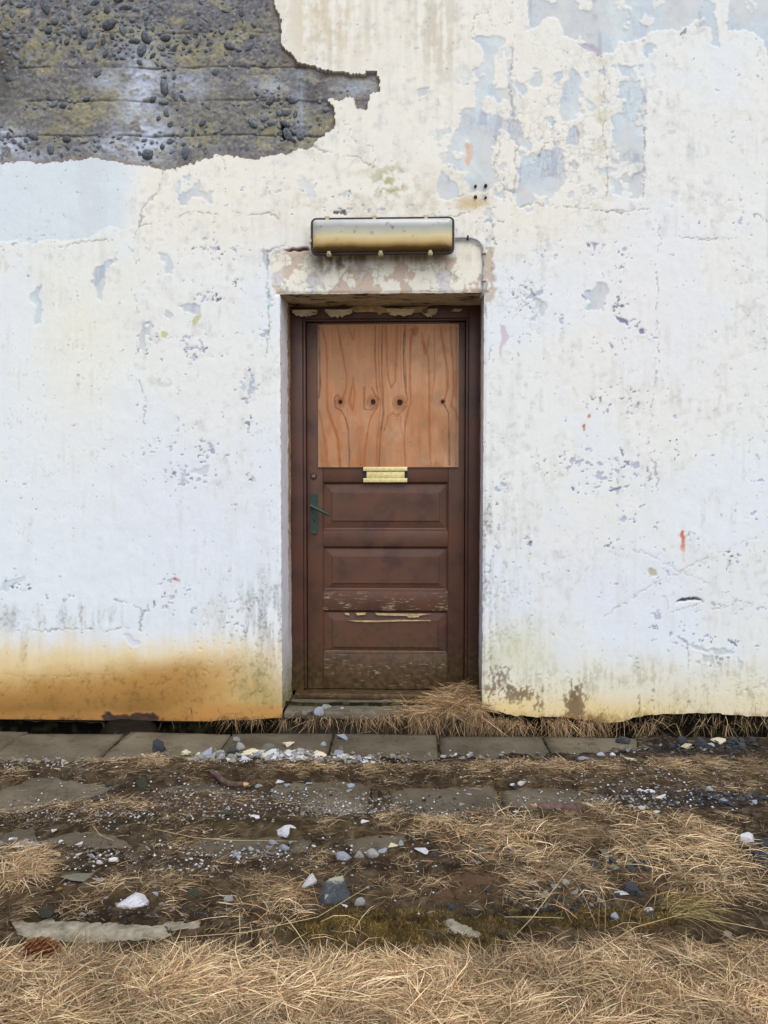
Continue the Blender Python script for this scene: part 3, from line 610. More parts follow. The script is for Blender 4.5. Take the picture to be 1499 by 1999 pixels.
# under-edge of the plaster coat
def foot_edge(x0, x1):
    n = int((x1-x0)/.006); xx = np.linspace(x0, x1, n); u_, v_ = proj(xx, 0*xx, 0*xx+.03)
    vv = np.interp(u_, bxs, bys)+5*(fbm(u_/13, u_*0, 141, 3)-.5); z = .03-(vv-v_)*perpx
    P = [np.stack([xx, 0*xx+.001, z+.003], -1), np.stack([xx, 0*xx+.004, z-.001], -1), np.stack([xx, 0*xx+.04, z+.006*vnoise(xx*60, xx*0, 3)], -1)]
    V = np.concatenate(P); F = np.array([(i+a*n, i+1+a*n, i+1+(a+1)*n, i+(a+1)*n) for a in (0, 1) for i in range(n-1)])
    mk('plaster_underside', V, F, M['under'], building, True)
M['under'] = simple('broken_plaster', (92, 80, 64), .9, 0, .2, .3, 90)
foot_edge(-4.2, OPX0); foot_edge(OPX1, 4.2)
M['core'] = simple('wall_core_concrete', (70, 64, 56), .95, 0, .1, .3, 12)
def core(x0, x1, z0, z1):
    MB().box((x0, .045, z0), (x1, .55, z1)).build('wall_core', M['core'], building)
core(-4.2, OPX0-.05, .06, 5.2); core(OPX1+.05, 4.2, .06, 5.2); core(OPX0-.05, OPX1+.05, OPZ+.05, 5.2)
# foundation, set back under the plaster, rough
n = 700; xx = np.linspace(-4.2, 4.2, n); zz = np.linspace(-.26, .062, 16); a, b = np.meshgrid(xx, zz)
yy = .085+.05*(fbm(a*9, b*14, 161, 5)-.5)+.03*ss(.02, -.1, b)
fi = np.arange(n*16).reshape(16, n); qf = np.stack([fi[:-1, :-1], fi[:-1, 1:], fi[1:, 1:], fi[1:, :-1]], -1).reshape(-1, 4)
fc = mixc(np.tile(lin((34, 29, 22)), (a.size, 1)), (70, 74, 46), ss(.55, .7, fbm(a.ravel()*20, b.ravel()*40, 165, 4)))
mk('foundation', np.stack([a, yy, b], -1).reshape(-1, 3), qf, M['soil'], building, True, fc)

# --- reveals and soffit
def sheet(name, P00, P10, P11, P01, n, m, mat, amp=.003, seed=0):
    P00, P10, P11, P01 = map(np.array, (P00, P10, P11, P01)); V = []
    nrm = np.cross(P10-P00, P01-P00); nrm = nrm/np.linalg.norm(nrm)
    s, t = np.meshgrid(np.linspace(0, 1, n), np.linspace(0, 1, m))
    s = s[..., None]; t = t[..., None]
    P = (P00*(1-s)+P10*s)*(1-t)+(P01*(1-s)+P11*s)*t
    h = (fbm(P[..., 0]*14+P[..., 1]*14, P[..., 2]*14+P[..., 1]*9, 170+seed, 5)-.5)*amp*2
    h = h*np.minimum(1, np.minimum(s[..., 0], 1-s[..., 0])*12+.15)
    P = P+nrm*h[..., None]; i = np.arange(n*m).reshape(m, n)
    F = np.stack([i[:-1, :-1], i[:-1, 1:], i[1:, 1:], i[1:, :-1]], -1).reshape(-1, 4)
    return mk(name, P.reshape(-1, 3), F, mat, building, True)
RB = .04
sheet('reveal', (OPX0, .004, RB), (FX0, FY+.03, RB), (FX0, FY+.03, FZ), (OPX0, .004, OPZ), 30, 160, M['reveal'], .004, 0)
sheet('reveal', (OPX1, .004, RB), (FX1, FY+.03, RB), (FX1, FY+.03, FZ), (OPX1, .004, OPZ), 30, 160, M['reveal'], .004, 3)
sheet('soffit', (OPX0, .004, OPZ), (OPX1, .004, OPZ), (FX1, FY+.03, FZ), (FX0, FY+.03, FZ), 110, 24, M['soffit'], .005, 6)
# curled old paint hanging from the soffit
for x0, x1 in ((.03, .16), (.20, .34), (.52, .66), (.70, .78)):
    nn = 14; V = []
    for k in range(nn):
        s = k/(nn-1); x = OPX0+(OPX1-OPX0)*(x0+(x1-x0)*s); w_ = math.sin(math.pi*min(1, max(0, s)))**.5
        jj = random.uniform(.5, 1)
        V += [(x, .20, OPZ-.035-.02*0), (x, .205+.006*jj, OPZ-.042-.012*w_*jj), (x, .216+.01*jj, OPZ-.046-.03*w_*jj)]
    F = [(3*k+a, 3*k+3+a, 3*k+4+a, 3*k+1+a) for k in range(nn-1) for a in (0, 1)]
    mk('paint_flake', V, F, M['soffit'], building, True)
# --- four rusty bolts left in the wall
for x, y, r in ((928, 364, .0075), (948, 363, .009), (928, 385, .009), (948, 386, .006)):
    p = at(x, y); MB().tube([p+(0, .01, 0), p+(0, -.004, 0), p+(0, -.012, 0)], [r, r, r*.7], 8).build('bolt', M['rust'], building)
for x, y in ((1321, 858), (1308, 860)):
    p = at(x, y); MB().tube([p+(0, .01, 0), p+(0, -.003, 0)], [.004, .003], 7).build('nail_head', M['rust'], building)

# --- pebbles bedded in the bare concrete
def ico(sub=1):
    bm = bmesh.new(); bmesh.ops.create_icosphere(bm, subdivisions=sub, radius=1)
    V = np.array([v.co[:] for v in bm.verts]); F = np.array([[v.index for v in f.verts] for f in bm.faces]); bm.free(); return V, F
ICO1 = ico(1); ICO2 = ico(2)
def pebble_mesh(i):
    r = np.random.RandomState(900+i); V = ICO2[0].copy()
    for k in range(4):
        d = r.randn(3); d /= np.linalg.norm(d); s = V@d; cut = r.uniform(.5, .85); V = V-np.outer(np.maximum(0, s-cut), d)*.85
    V *= (1, .75, r.uniform(.65, .95)); V = V*(1+.25*(fbm(V[:, 0]*2+i*3, V[:, 2]*2+V[:, 1], 950, 3)-.5))[:, None]; return V
pebs = []
for i in range(8):
    me = bpy.data.meshes.new('pebble'); me.from_pydata(pebble_mesh(i).tolist(), [], ICO2[1].tolist()); me.polygons.foreach_set('use_smooth', np.ones(len(me.polygons), bool)); me.materials.append(M['pebble'].m); pebs.append(me)
PC = [(60, 25, 60, 25, 95), (240, 35, 60, 30, 120), (150, 70, 40, 22, 60), (235, 75, 60, 24, 90), (310, 90, 40, 18, 55), (290, 40, 24, 40, 60), (400, 65, 30, 24, 35), (440, 20, 30, 14, 22), (480, 90, 30, 40, 22), (330, 170, 16, 40, 30), (530, 190, 26, 14, 28), (545, 235, 36, 20, 45),
      (575, 262, 26, 14, 24), (500, 225, 30, 16, 14), (90, 285, 80, 14, 70), (160, 292, 60, 8, 26), (290, 296, 26, 14, 40), (345, 290, 34, 12, 34), (110, 205, 50, 8, 22), (20, 100, 20, 30, 20), (10, 280, 16, 20, 24), (375, 250, 60, 30, 12), (640, 200, 40, 30, 5), (20, 20, 20, 20, 20),
      (-80, 60, 70, 60, 60), (-90, 280, 60, 14, 24), (200, -70, 180, 40, 90), (440, 215, 30, 10, 6)]
plist = []
for cx, cy, rx, ry, n in PC:
    for k in range(int(n*2.1)):
        x, y = rng.normal(cx, rx*.75), rng.normal(cy, ry*.75)
        s = min(15, 2.6+rng.exponential(2.2))
        if (x, y) and sdf(conc_poly, np.array([x]), np.array([y]))[0] < -s-3: plist.append((s, x, y))
for s, x, y in ((17, 286, 73), (12, 273, 65), (10, 262, 82), (12, 450, 92), (11, 512, 192), (12, 528, 196), (11, 545, 197), (12, 320, 200), (10, 192, 142), (9, 556, 238), (10, 560, 220), (9, 530, 242), (9, 342, 188), (9, 422, 141), (8, 252, 20), (9, 275, 8), (10, 40, 12), (9, 70, 20), (8, 350, 290), (8, 338, 296)): plist.append((s, x, y))
plist.sort(reverse=True); taken = []; rest = []
cell = {}
for s, x, y in plist:
    key = (int(x//20), int(y//20)); ok = True
    for a_ in (-1, 0, 1):
        for b_ in (-1, 0, 1):
            for (s2, x2, y2) in cell.get((key[0]+a_, key[1]+b_), ()):
                if (x-x2)**2+(y-y2)**2 < (.82*(s+s2))**2: ok = False
    if ok: cell.setdefault(key, []).append((s, x, y)); taken.append((s, x, y))
RV = []; RF = []; off = 0
for k, (s, x, y) in enumerate(taken):
    p = at(x, y, .0235); r = s*.0026
    rot = Matrix.Rotation(rng.uniform(0, 6.28), 3, 'Y') @ Matrix.Rotation(rng.uniform(-.4, .4), 3, 'X')
    if k < 298:
        o = bpy.data.objects.new('pebble', pebs[k % 8]); o.parent = bare; o.location = p; o.rotation_euler = rot.to_euler(); o.scale = (r*rng.uniform(.85, 1.25), r*.7, r*rng.uniform(.65, 1.0)); col.objects.link(o)
    else:
        V = (pebble_mesh(k % 8)[:len(ICO1[0])] if False else ICO1[0]*(1, .8, rng.uniform(.6, 1)))*r
        V = V@np.array(rot).T+p; RV.append(V); RF.append(ICO1[1]+off); off += len(V)
if RV: tag(mk('small_pebbles', np.concatenate(RV), np.concatenate(RF), M['pebble'], bare, True), kind='stuff')

# ------------------------------------------------------------------ door frame and door
def zat(py, Y): return float(at(750, py, Y)[2])
def xat(px, Y, py=950): return float(at(px, py, Y)[0])
door_frame = MB().box((FX0+.002, FY+.06, .08), (xat(597, FY), FY+.10, FZ-.01)).build('door_frame', M['frame'], building); door_frame['wear'] = 0.3
LY = FY+.032                                                    # face of the door leaf
jl = xat(597, FY); jr = xat(908.5, FY); hz = zat(626, FY)
def fpart(name, lo, hi, wear, bev=.003, mat='frame', parent=None):
    o = MB().box(lo, hi, bev, 2).build(name, M[mat], parent or door_frame, True); o['wear'] = wear; return o
fpart('jamb', (FX0-.01, FY, .075), (jl-.016, FY+.09, FZ+.03), .45); fpart('jamb_bead', (jl-.0155, FY+.006, .085), (jl, FY+.09, hz+.03), .1, .005)
fpart('jamb', (jr+.016, FY, .075), (FX1+.01, FY+.09, FZ+.03), .45); fpart('jamb_bead', (jr, FY+.006, .085), (jr+.0155, FY+.09, hz+.03), .3, .005)
fpart('head', (jl-.0155, FY+.002, hz+.012), (jr+.0155, FY+.09, FZ+.03), .3); fpart('head_bead', (jl, FY+.008, hz), (jr, FY+.088, hz+.0115), .1)
# cream paint curling off the head
M['flake'] = simple('curled_cream_paint', (176, 150, 112), .7, 0, .3, .15, 30)
for pts in (cv('e', [(488, 158), (540, 140), (600, 132), (700, 128), (760, 150), (870, 148), (800, 178), (740, 182), (712, 198), (700, 178), (640, 176), (560, 180)]), cv('e', [(868, 150), (900, 142), (1062, 134), (1025, 178), (960, 182), (900, 172)]), cv('e', [(1212, 172), (1240, 152), (1296, 156), (1270, 176)])):
    cxm = sum(p[0] for p in pts)/len(pts); bm = bmesh.new(); fv = []
    for x, y in pts:
        p = at(x, y, FY-.006); fv.append(bm.verts.new((p[0], FY-.004-random.uniform(0, .008), p[2])))
    bm.faces.new(fv); r = bmesh.ops.triangulate(bm, faces=bm.faces); ex = bmesh.ops.solidify(bm, geom=bm.faces[:], thickness=.0012)
    mb = MB(); mb.bm.free(); mb.bm = bm; mb.build('paint_flake', M['flake'], door_frame)
# leaf
DL = jl+.003; DR = jr-.003; DB = zat(1345, LY); DT = hz-.003
door = MB().box((DL, LY+.018, DB), (DR, LY+.045, DT)).build('door', M['door'], building); door['wear'] = .1
tag(door, 'brown panelled door with plywood nailed over its upper half')
sx0 = xat(630, LY); sx1 = xat(875, LY)
def dpart(name, lo, hi, wear, bev=.003): return fpart(name, lo, hi, wear, bev, 'door', door)
dpart('stile', (DL, LY, DB), (sx0-.0008, LY+.020, DT), .15, .002); dpart('stile', (sx1+.0008, LY, DB), (DR, LY+.020, DT), .2, .002)
def rail(y0, y1, wear): return dpart('rail', (sx0, LY+.001, zat(y1, LY)), (sx1, LY+.0195, zat(y0, LY)), wear, .0025)
rail(598, 660, .1); rail(890, 941, .35); rail(1036, 1067, .42); r3 = rail(1154, 1192, .92); tag(r3, 'rail with paint flaked to pale bare wood'); r4 = rail(1276, 1345, .78); tag(r4, 'bottom rail with yellowish chipped paint')
r4.data.materials[0] = M['door'].m
def panel(y0, y1, fx0, fx1, fy0, fy1, wear):
    # raised and fielded panel with sloping margins and a small bead round it
    ax, bx, az, bz = sx0, sx1, zat(y1, LY), zat(y0, LY); cx0, cx1 = xat(fx0, LY), xat(fx1, LY); cz0, cz1 = zat(fy1, LY), zat(fy0, LY)
    V = []; 
    def ring(x0, x1, z0, z1, y): V.extend([(x0, y, z0), (x1, y, z0), (x1, y, z1), (x0, y, z1)])
    ring(ax, bx, az, bz, LY+.003); i1 = .009; ring(ax+i1, bx-i1, az+i1, bz-i1, LY+.0135); i2 = .012; ring(ax+i2, bx-i2, az+i2, bz-i2, LY+.0155)
    ring(cx0-.002, cx1+.002, cz0-.002, cz1+.002, LY+.0095); ring(cx0, cx1, cz0, cz1, LY+.0055); ring(cx0+.002, cx1-.002, cz0+.002, cz1-.002, LY+.005)
    F = [(4*k+a, 4*k+(a+1) % 4, 4*k+4+(a+1) % 4, 4*k+4+a) for k in range(5) for a in range(4)]+[(20, 21, 22, 23)]
    o = mk('panel', V, F, M['door'], door); o['wear'] = wear; return o
panel(941.5, 1035.5, 648, 858, 962, 1017, .12); panel(1067.5, 1153.5, 648, 857, 1086, 1139, .15); p3 = panel(1192.5, 1275.5, 648, 856, 1211, 1264, .3)
# loose splinters hanging at the top of the lowest panel
for pts in (cv('f', [(470, 1130), (505, 1130), (508, 1147), (480, 1142)]), cv('f', [(550, 1130), (622, 1128), (618, 1142), (560, 1146)]), cv('f', [(686, 1130), (800, 1134), (1080, 1136), (995, 1148), (990, 1160), (920, 1163), (905, 1150), (780, 1148), (700, 1146)]), cv('f', [(490, 1182), (700, 1182), (860, 1178), (1070, 1180), (1075, 1186), (860, 1188), (700, 1194), (560, 1192)])):
    mb = MB(); poly = [(float(at(x, y, LY)[0]), float(at(x, y, LY)[2])) for x, y in pts]; mb.prism(poly, LY-.001, LY+.0035); mb.build('splinter', M['flake'], door)
sill = fpart('door_sill', (FX0+.02, FY-.055, .045), (FX1-.02, FY+.09, DB-.004), .55, .008, 'door', building); tag(sill, 'worn brown wooden sill under the door')

# plywood, gridded with its grain and knots
BY = LY-.010
bx0, bx1 = xat(620.5, BY, 770), xat(895, BY, 770); bz0, bz1 = zat(912, BY), zat(633, BY)
nb = 230; gx, gz = np.meshgrid(np.linspace(bx0, bx1, nb), np.linspace(bz0, bz1, nb)); gx = gx.ravel(); gz = gz.ravel()
bu, bv = proj(gx, 0*gx+BY, gz); ex, ey = (bu-540)/.2802, (bv-560)/.2802        # in enlarged-view units
wob = 14*(fbm(ex/60, ey/260, 201, 3)-.5); fx = ex+wob
B = np.tile(lin((186, 136, 100)), (len(gx), 1))
B = mixc(B, (196, 150, 116), ss(.45, .7, fbm(ex/160, ey/260, 205, 3))); B = mixc(B, (168, 112, 70), .7*ss(500, 1300, ey)*ss(.42, .62, fbm(ex/120, ey/200, 209, 3)))
gr = fbm(fx/4, ey/130, 211, 4, .65); g2 = fbm(fx/16, ey/420, 213, 3); B = B*(.74+.36*gr+.14*g2)[:, None]*.93; B = mixc(B, (140, 118, 98), .45*ss(90, 0, np.minimum(ex-285, 1270-ex))); B = mixc(B, (150, 122, 96), .4*ss(.55, .7, fbm(ex/90, ey/120, 214, 4)))
KN = [(443, 804, 15, 40), (672, 802, 17, 52), (858, 806, 20, 54), (1157, 802, 14, 26)]
def bline(pts, wd, c, a):
    global B
    d, t = ldist(pts, fx+4*(gr-.5), ey); n_ = fbm(ex/20, ey/40, 215, 2); wv = wd*(.7+1.5*fbm(ey/90, ex*0+pts[0][0]/37, 217, 2))
    B = mixc(B, c, a*ss(wv*1.2, wv*.15, d)*(.55+.8*n_))
OR = (156, 96, 56); GY = (112, 80, 58)
for p, wd, c, a in [([(295, 270), (300, 480), (303, 700), (290, 775)], 6, GY, .8), ([(318, 290), (345, 400), (348, 500), (350, 700), (355, 850), (390, 950), (430, 1060), (440, 1250)], 8, OR, .8), ([(425, 280), (450, 420), (470, 520), (488, 620), (480, 720), (455, 790)], 8, OR, .85), ([(500, 280), (535, 365), (545, 280)], 8, OR, .7),
  ([(405, 770), (430, 750), (445, 790)], 5, GY, .9), ([(405, 780), (410, 840), (450, 860), (480, 910), (500, 1000), (510, 1150), (505, 1250)], 6, GY, .85), ([(530, 630), (545, 740), (530, 860), (500, 800), (525, 700), (535, 640)], 6, OR, .8), ([(520, 700), (510, 780), (528, 850)], 5, OR, .6),
  ([(612, 700), (612, 850), (660, 860), (690, 820)], 5, GY, .7), ([(660, 700), (680, 750), (705, 790), (700, 830), (660, 900), (640, 960), (620, 1100), (610, 1250)], 6, OR, .8), ([(690, 270), (688, 500), (695, 700), (712, 790)], 6, GY, .7), ([(720, 270), (712, 500), (725, 800), (715, 900), (700, 1100), (700, 1250)], 6, OR, .75), ([(738, 270), (735, 600), (742, 870), (725, 1000), (715, 1250)], 6, GY, .75),
  ([(760, 270), (770, 500), (780, 640), (800, 700), (825, 660), (835, 400), (840, 270)], 8, OR, .7), ([(865, 270), (862, 500), (865, 700)], 5, OR, .5), ([(885, 270), (880, 560), (895, 720), (910, 790)], 5, GY, .85), ([(895, 270), (890, 500), (900, 700)], 4, GY, .6),
  ([(960, 280), (930, 360), (925, 600), (930, 800), (900, 920), (890, 1100), (895, 1250)], 7, OR, .75), ([(940, 300), (960, 330), (975, 290)], 14, OR, .7), ([(1010, 320), (1030, 420), (1055, 480), (1062, 620), (1065, 900), (1070, 1250)], 7, OR, .7), ([(1060, 340), (1050, 420), (1035, 470), (1015, 380)], 9, OR, .6), ([(1100, 280), (1100, 600), (1080, 800)], 4, OR, .5),
  ([(1140, 280), (1165, 420), (1185, 560), (1190, 700), (1165, 790)], 7, OR, .75), ([(1215, 280), (1220, 450), (1230, 700), (1215, 830), (1250, 870), (1265, 930)], 7, OR, .75), ([(1245, 600), (1235, 760)], 14, OR, .5), ([(1165, 820), (1195, 880), (1200, 1000), (1205, 1240)], 5, GY, .8),
  ([(750, 1000), (775, 900), (810, 880), (840, 900), (870, 870), (905, 830)], 6, OR, .7), ([(290, 860), (315, 950), (335, 1080), (355, 1250)], 8, OR, .75), ([(580, 990), (580, 1250)], 22, OR, .45), ([(320, 1100), (325, 1250)], 16, OR, .5), ([(420, 1000), (440, 1240)], 9, OR, .6), ([(870, 900), (860, 960), (880, 1040)], 4, GY, .4), ([(1255, 280), (1250, 1250)], 9, GY, .35)]:
    bline(p, wd, c, a)
for kx, ky, r, rr in KN:
    d = np.hypot((ex-kx)*1.0, (ey-ky)*.9)+5*(fbm(ex/20, ey/20, 221, 2)-.5)
    B = mixc(B, (150, 98, 62), ss(rr, rr*.4, d)*.6); B = mixc(B, (104, 68, 46), .75*ss(.35, .8, np.sin(d*2*math.pi/9.5))*ss(rr+6, rr-8, d)*ss(r, r+3, d)); B = mixc(B, (52, 18, 12), ss(r+1.5, r-1.5, d))
BD = np.zeros(len(gx))
for kx, ky, r, rr in KN: BD += .002*ss(r+1, r-3, np.hypot(ex-kx, ey-ky))
i = np.arange(nb*nb).reshape(nb, nb); Fb = np.stack([i[:-1, :-1], i[:-1, 1:], i[1:, 1:], i[1:, :-1]], -1).reshape(-1, 4)
bmdl = mk('plywood_board', np.stack([gx, BY+BD-.0, gz], -1), Fb, M['board'], door, True, B)
mb = MB(); e_ = .0008
for lo, hi in (((bx0, BY, bz0), (bx0+.003, LY, bz1)), ((bx1-.003, BY, bz0), (bx1, LY, bz1)), ((bx0, BY, bz0), (bx1, LY, bz0+.003)), ((bx0, BY, bz1-.003), (bx1, LY, bz1))):
    mb.box((lo[0]-e_, lo[1]+.0006, lo[2]-e_), (hi[0]+e_, hi[1], hi[2]+e_))
M['ply_edge'] = simple('plywood_edge', (150, 118, 84), .8, 0, .2, .25, 200)
mb.build('plywood_edge', M['ply_edge'], door)
for x, y in cv('e', [(360, 497), (497, 400), (606, 484), (452, 636), (882, 510), (1050, 444), (1262, 496), (313, 1210), (443, 1211), (584, 1237), (750, 990), (924, 1080), (1050, 1243), (1081, 1230), (1200, 1210), (1244, 1228), (1155, 1010), (299, 287), (615, 275), (1256, 292), (551, 955)]):
    p = at(x, y, BY); MB().tube([p+(0, .001, 0), p+(0, -.0012, 0)], [.0026, .0022], 6).build('nail', M['rust'], door)
# letter plate
def X_(px): return xat(px, LY-.01, 925)
def Z_(py): return zat(py, LY-.01)
MB().box((X_(708), LY-.004, Z_(941)), (X_(796), LY+.0015, Z_(912.5)), .001).build('letter_slot', M['slot'], door)
MB().box((X_(709), LY-.016, Z_(919.5)), (X_(795), LY-.0045, Z_(911.5)), .002, 2).box((X_(709), LY-.016, Z_(941.5)), (X_(795), LY-.0045, Z_(933.5)), .002, 2).build('letter_plate', M['brass'], door, True)
MB().box((X_(715.5), LY-.0095, Z_(933)), (X_(789.5), LY-.0043, Z_(920.5)), .0012, 2).build('letter_flap', M['brass'], door, True)
# lock, handle
p = at(612.5, 929, LY); MB().tube([p+(0, .004, 0), p+(0, -.004, 0), p+(0, -.008, 0)], [.0195, .0195, .015], 24).build('lock_ring', M['rust'], door, True)
MB().tube([p+(0, -.004, 0), p+(0, -.011, 0)], [.010, .009], 20).build('lock_cylinder', M['steel'], door, True)
MB().box((p[0]-.0012, p[1]-.0118, p[2]-.006), (p[0]+.0012, p[1]-.010, p[2]+.006)).build('key_slot', M['keyhole'], door)
hx0, hx1 = X_(605.5), X_(620); ha, hb = Z_(963), Z_(1043)
tap = [(hx0, ha), (hx1, ha), (hx1, hb+.03), (hx1-.003, hb+.004), (hx1-.006, hb), (hx0+.007, hb), (hx0+.004, hb+.004), (hx0+.001, hb+.03)]
MB().prism(tap, LY-.006, LY+.001).build('handle_plate', M['handle'], door)
p = at(611, 989, LY-.006); q_ = at(642, 1005, LY-.05)
MB().tube([p+(0, .006, 0), p+(0, -.02, 0), p+(.002, -.036, 0)], [.012, .009, .008], 14).build('handle_collar', M['handle'], door, True)
pa = np.array(p)+(0, -.04, .002); pb = q_; dr = (pb-pa)
MB().tube([pa-dr*.12, pa, pa+dr*.5, pb], [.009, .0095, .008, .0065], 12).build('lever', M['handle'], door, True)
p = at(613, 1017, LY-.006); MB().box((p[0]-.003, p[1]-.0012, p[2]-.010), (p[0]+.003, p[1]+.0005, p[2]+.008), .001).build('keyhole', M['keyhole'], door)
p = at(613, 1041, LY-.006); MB().tube([p+(0, .001, 0), p+(0, -.002, 0)], .004, 8).build('screw', M['rust'], door)
p = at(613, 967, LY-.006); MB().tube([p+(0, .001, 0), p+(0, -.002, 0)], .003, 8).build('screw', M['rust'], door)
# dark interior behind the door so that no sky shows round it
MB().box((FX0-.03, FY+.095, 0), (FX1+.03, FY+.14, FZ+.06)).build('door_backing', M['core'], building)
# doorstep
sb = bmesh.new(); 
stp = MB().box((FX0-.0, -.03, .004), (FX1+.0, FY+.10, .043), .01, 3).build('door_step', M['step'], building, True)

MB().box((FX0-.04, .05, -.26), (FX1+.04, FY+.10, .002)).build('step_base', M['core'], building)
# ------------------------------------------------------------------ wall lamp
lampc = at(746.5, 460, 0); lamp = empty('wall_lamp', (float(lampc[0]), 0, float(lampc[2])))
tag(lamp, 'long yellowed fluorescent lamp with dark rim mounted above the boarded door', 'wall lamp')
def rrect(x0, x1, z0, z1, r, n=6):
    P = []
    for cx, cz, a0 in ((x1-r, z1-r, 0), (x0+r, z1-r, 90), (x0+r, z0+r, 180), (x1-r, z0+r, 270)):
        for k in range(n+1): a = R(a0+90*k/n); P.append((cx+r*math.cos(a), cz+r*math.sin(a)))
    return P
def loft(name, rings, mat, parent, smooth=True, cap0=True, cap1=True):
    bm = bmesh.new(); rs = [[bm.verts.new((x, y, z)) for x, z in P] for P, y in rings]; n = len(rs[0])
    for a, b in zip(rs, rs[1:]):
        for k in range(n): bm.faces.new((a[k-1], a[k], b[k], b[k-1]))
    if cap0: bm.faces.new(rs[0])
    if cap1: bm.faces.new(rs[-1][::-1])
    mb = MB(); mb.bm.free(); mb.bm = bm; return mb.build(name, mat, parent, smooth)
LYF = -.075
lx0, lx1 = xat(606.5, LYF, 460), xat(887, LYF, 460); lz0, lz1 = zat(496.5, LYF), zat(424, LYF)
def rr(i, r=.028): return rrect(lx0+i, lx1-i, lz0+i, lz1-i, max(.006, r-i*.6))
loft('lamp_housing', [(rr(.020), -.002), (rr(.014), -.03), (rr(.004), -.055), (rr(.004), -.0655)], M['housing'], lamp, True, True, False)
loft('gasket', [(rr(.003), -.058), (rr(0), -.060), (rr(0), -.076), (rr(.002), -.080), (rr(.0095), -.080), (rr(.010), -.070), (rr(.0095), -.06), (rr(.003), -.058)], M['gasket'], lamp, True, False, False)
loft('reflector', [(rr(.011), -.0665), (rr(.012), -.0645)], M['reflector'], lamp)
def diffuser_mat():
    m = Mat('yellowed_diffuser_sky_sheen', .22, spec=.6)
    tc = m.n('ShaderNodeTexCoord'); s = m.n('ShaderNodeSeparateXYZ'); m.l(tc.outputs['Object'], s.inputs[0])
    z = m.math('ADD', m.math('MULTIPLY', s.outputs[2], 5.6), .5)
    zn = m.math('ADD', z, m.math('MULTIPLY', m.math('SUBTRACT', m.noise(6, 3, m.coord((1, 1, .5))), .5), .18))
    c = m.ramp(zn, [(.02, L4((90, 70, 40))), (.07, L4((150, 120, 70))), (.16, L4((204, 174, 112))), (.32, L4((226, 212, 164))), (.44, L4((198, 196, 176))), (.58, L4((168, 172, 168))), (.80, L4((214, 220, 222))), (.97, L4((140, 144, 144)))])  # silver and grey upper bands paint in a sky reflection; lower yellow is ageing
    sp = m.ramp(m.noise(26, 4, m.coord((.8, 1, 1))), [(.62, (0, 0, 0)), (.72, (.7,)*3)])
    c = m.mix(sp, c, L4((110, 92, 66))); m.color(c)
    # dead insects and tube ends seen as blurred dark spots behind the cloudy cover
    m.b.inputs['Transmission Weight'].default_value = .28; m.b.inputs['Coat Weight'].default_value = .6; m.b.inputs['Coat Roughness'].default_value = .12; m.b.inputs['IOR'].default_value = 1.2
    m.bump(m.noise(9, 3), .12, .01); return m
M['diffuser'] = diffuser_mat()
def crown(i, y): return (rr(i, .024), y)
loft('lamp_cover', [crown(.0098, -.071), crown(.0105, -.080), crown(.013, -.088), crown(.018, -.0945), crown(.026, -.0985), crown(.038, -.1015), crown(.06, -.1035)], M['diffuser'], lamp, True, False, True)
for zt in (.028, -.030):
    zc_ = (lz0+lz1)/2+zt; MB().tube([(lx0+.04, -.080, zc_), (lx1-.04, -.080, zc_)], .010, 16).build('tube', M['tube'], lamp, True)
    for xa in (lx0+.028, lx1-.052): MB().box((xa, -.092, zc_-.012), (xa+.024, -.067, zc_+.014), .003).build('tube_holder', M['housing'], lamp)
for k, px in enumerate((628, 650, 668, 693, 762, 820, 846)):
    p = at(px, 462, -.09); MB().tube([(p[0]-.006, -.088, p[2]), (p[0], -.089, p[2]), (p[0]+.006, -.088, p[2])], [.004, .009, .004], 8).build('dead_moth', M['gasket'], lamp, True)
for (px, top) in ((639, 1), (731, 1), (831, 1), (642, 0), (743, 0), (840, 0)):
    x = xat(px, LYF, 460); z = lz1 if top else lz0; s = 1 if top else -1
    z0, z1 = sorted((z-s*.006, z+s*.0065))
    MB().box((x-.0115, -.086, z0), (x+.0115, -.056, z1), .002, 2).box((x-.008, -.090, (z-s*.016 if top else z-s*.016) if top else z), (x+.008, -.0865, z+s*.004 if top else z+.016), .001).build('clip', M['clip'], lamp, True)
x = lx0; z = zat(470, LYF); MB().box((x-.007, -.085, z-.008), (x+.004, -.058, z+.008), .002, 2).build('clip', M['clip'], lamp, True)

# conduit from the lamp into the door head
cp = [at(888, 464.5, -.012), at(900, 464, -.012), at(912, 464, -.012), at(922, 465, -.012), at(930, 468, -.012), at(937, 473, -.012), at(942, 481, -.012), at(944, 492, -.012), at(944.5, 520, -.012), at(944.5, 545, -.012), at(944.5, 562, -.012), at(943.5, 570, -.010), at(941, 577, .004), at(939, 581, .03)]
conduit = MB().tube(cp, .0068, 12).build('cable_conduit', M['pipe'], None, True, loc=tuple(float(v) for v in cp[7]))
tag(conduit, 'thin grey cable pipe bending down from the lamp to the door corner', 'pipe')
for px, py, hz_ in ((913, 464, 0), (944.5, 495, 1), (944.5, 549, 1)):
    p = at(px, py, -.012); a, b = (.010, .005) if hz_ else (.005, .010)
    MB().box((p[0]-a, -.021, p[2]-b), (p[0]+a, -.001, p[2]+b), .002, 2).build('saddle_clip', M['steel'] if hz_ else M['rust'], conduit, True)

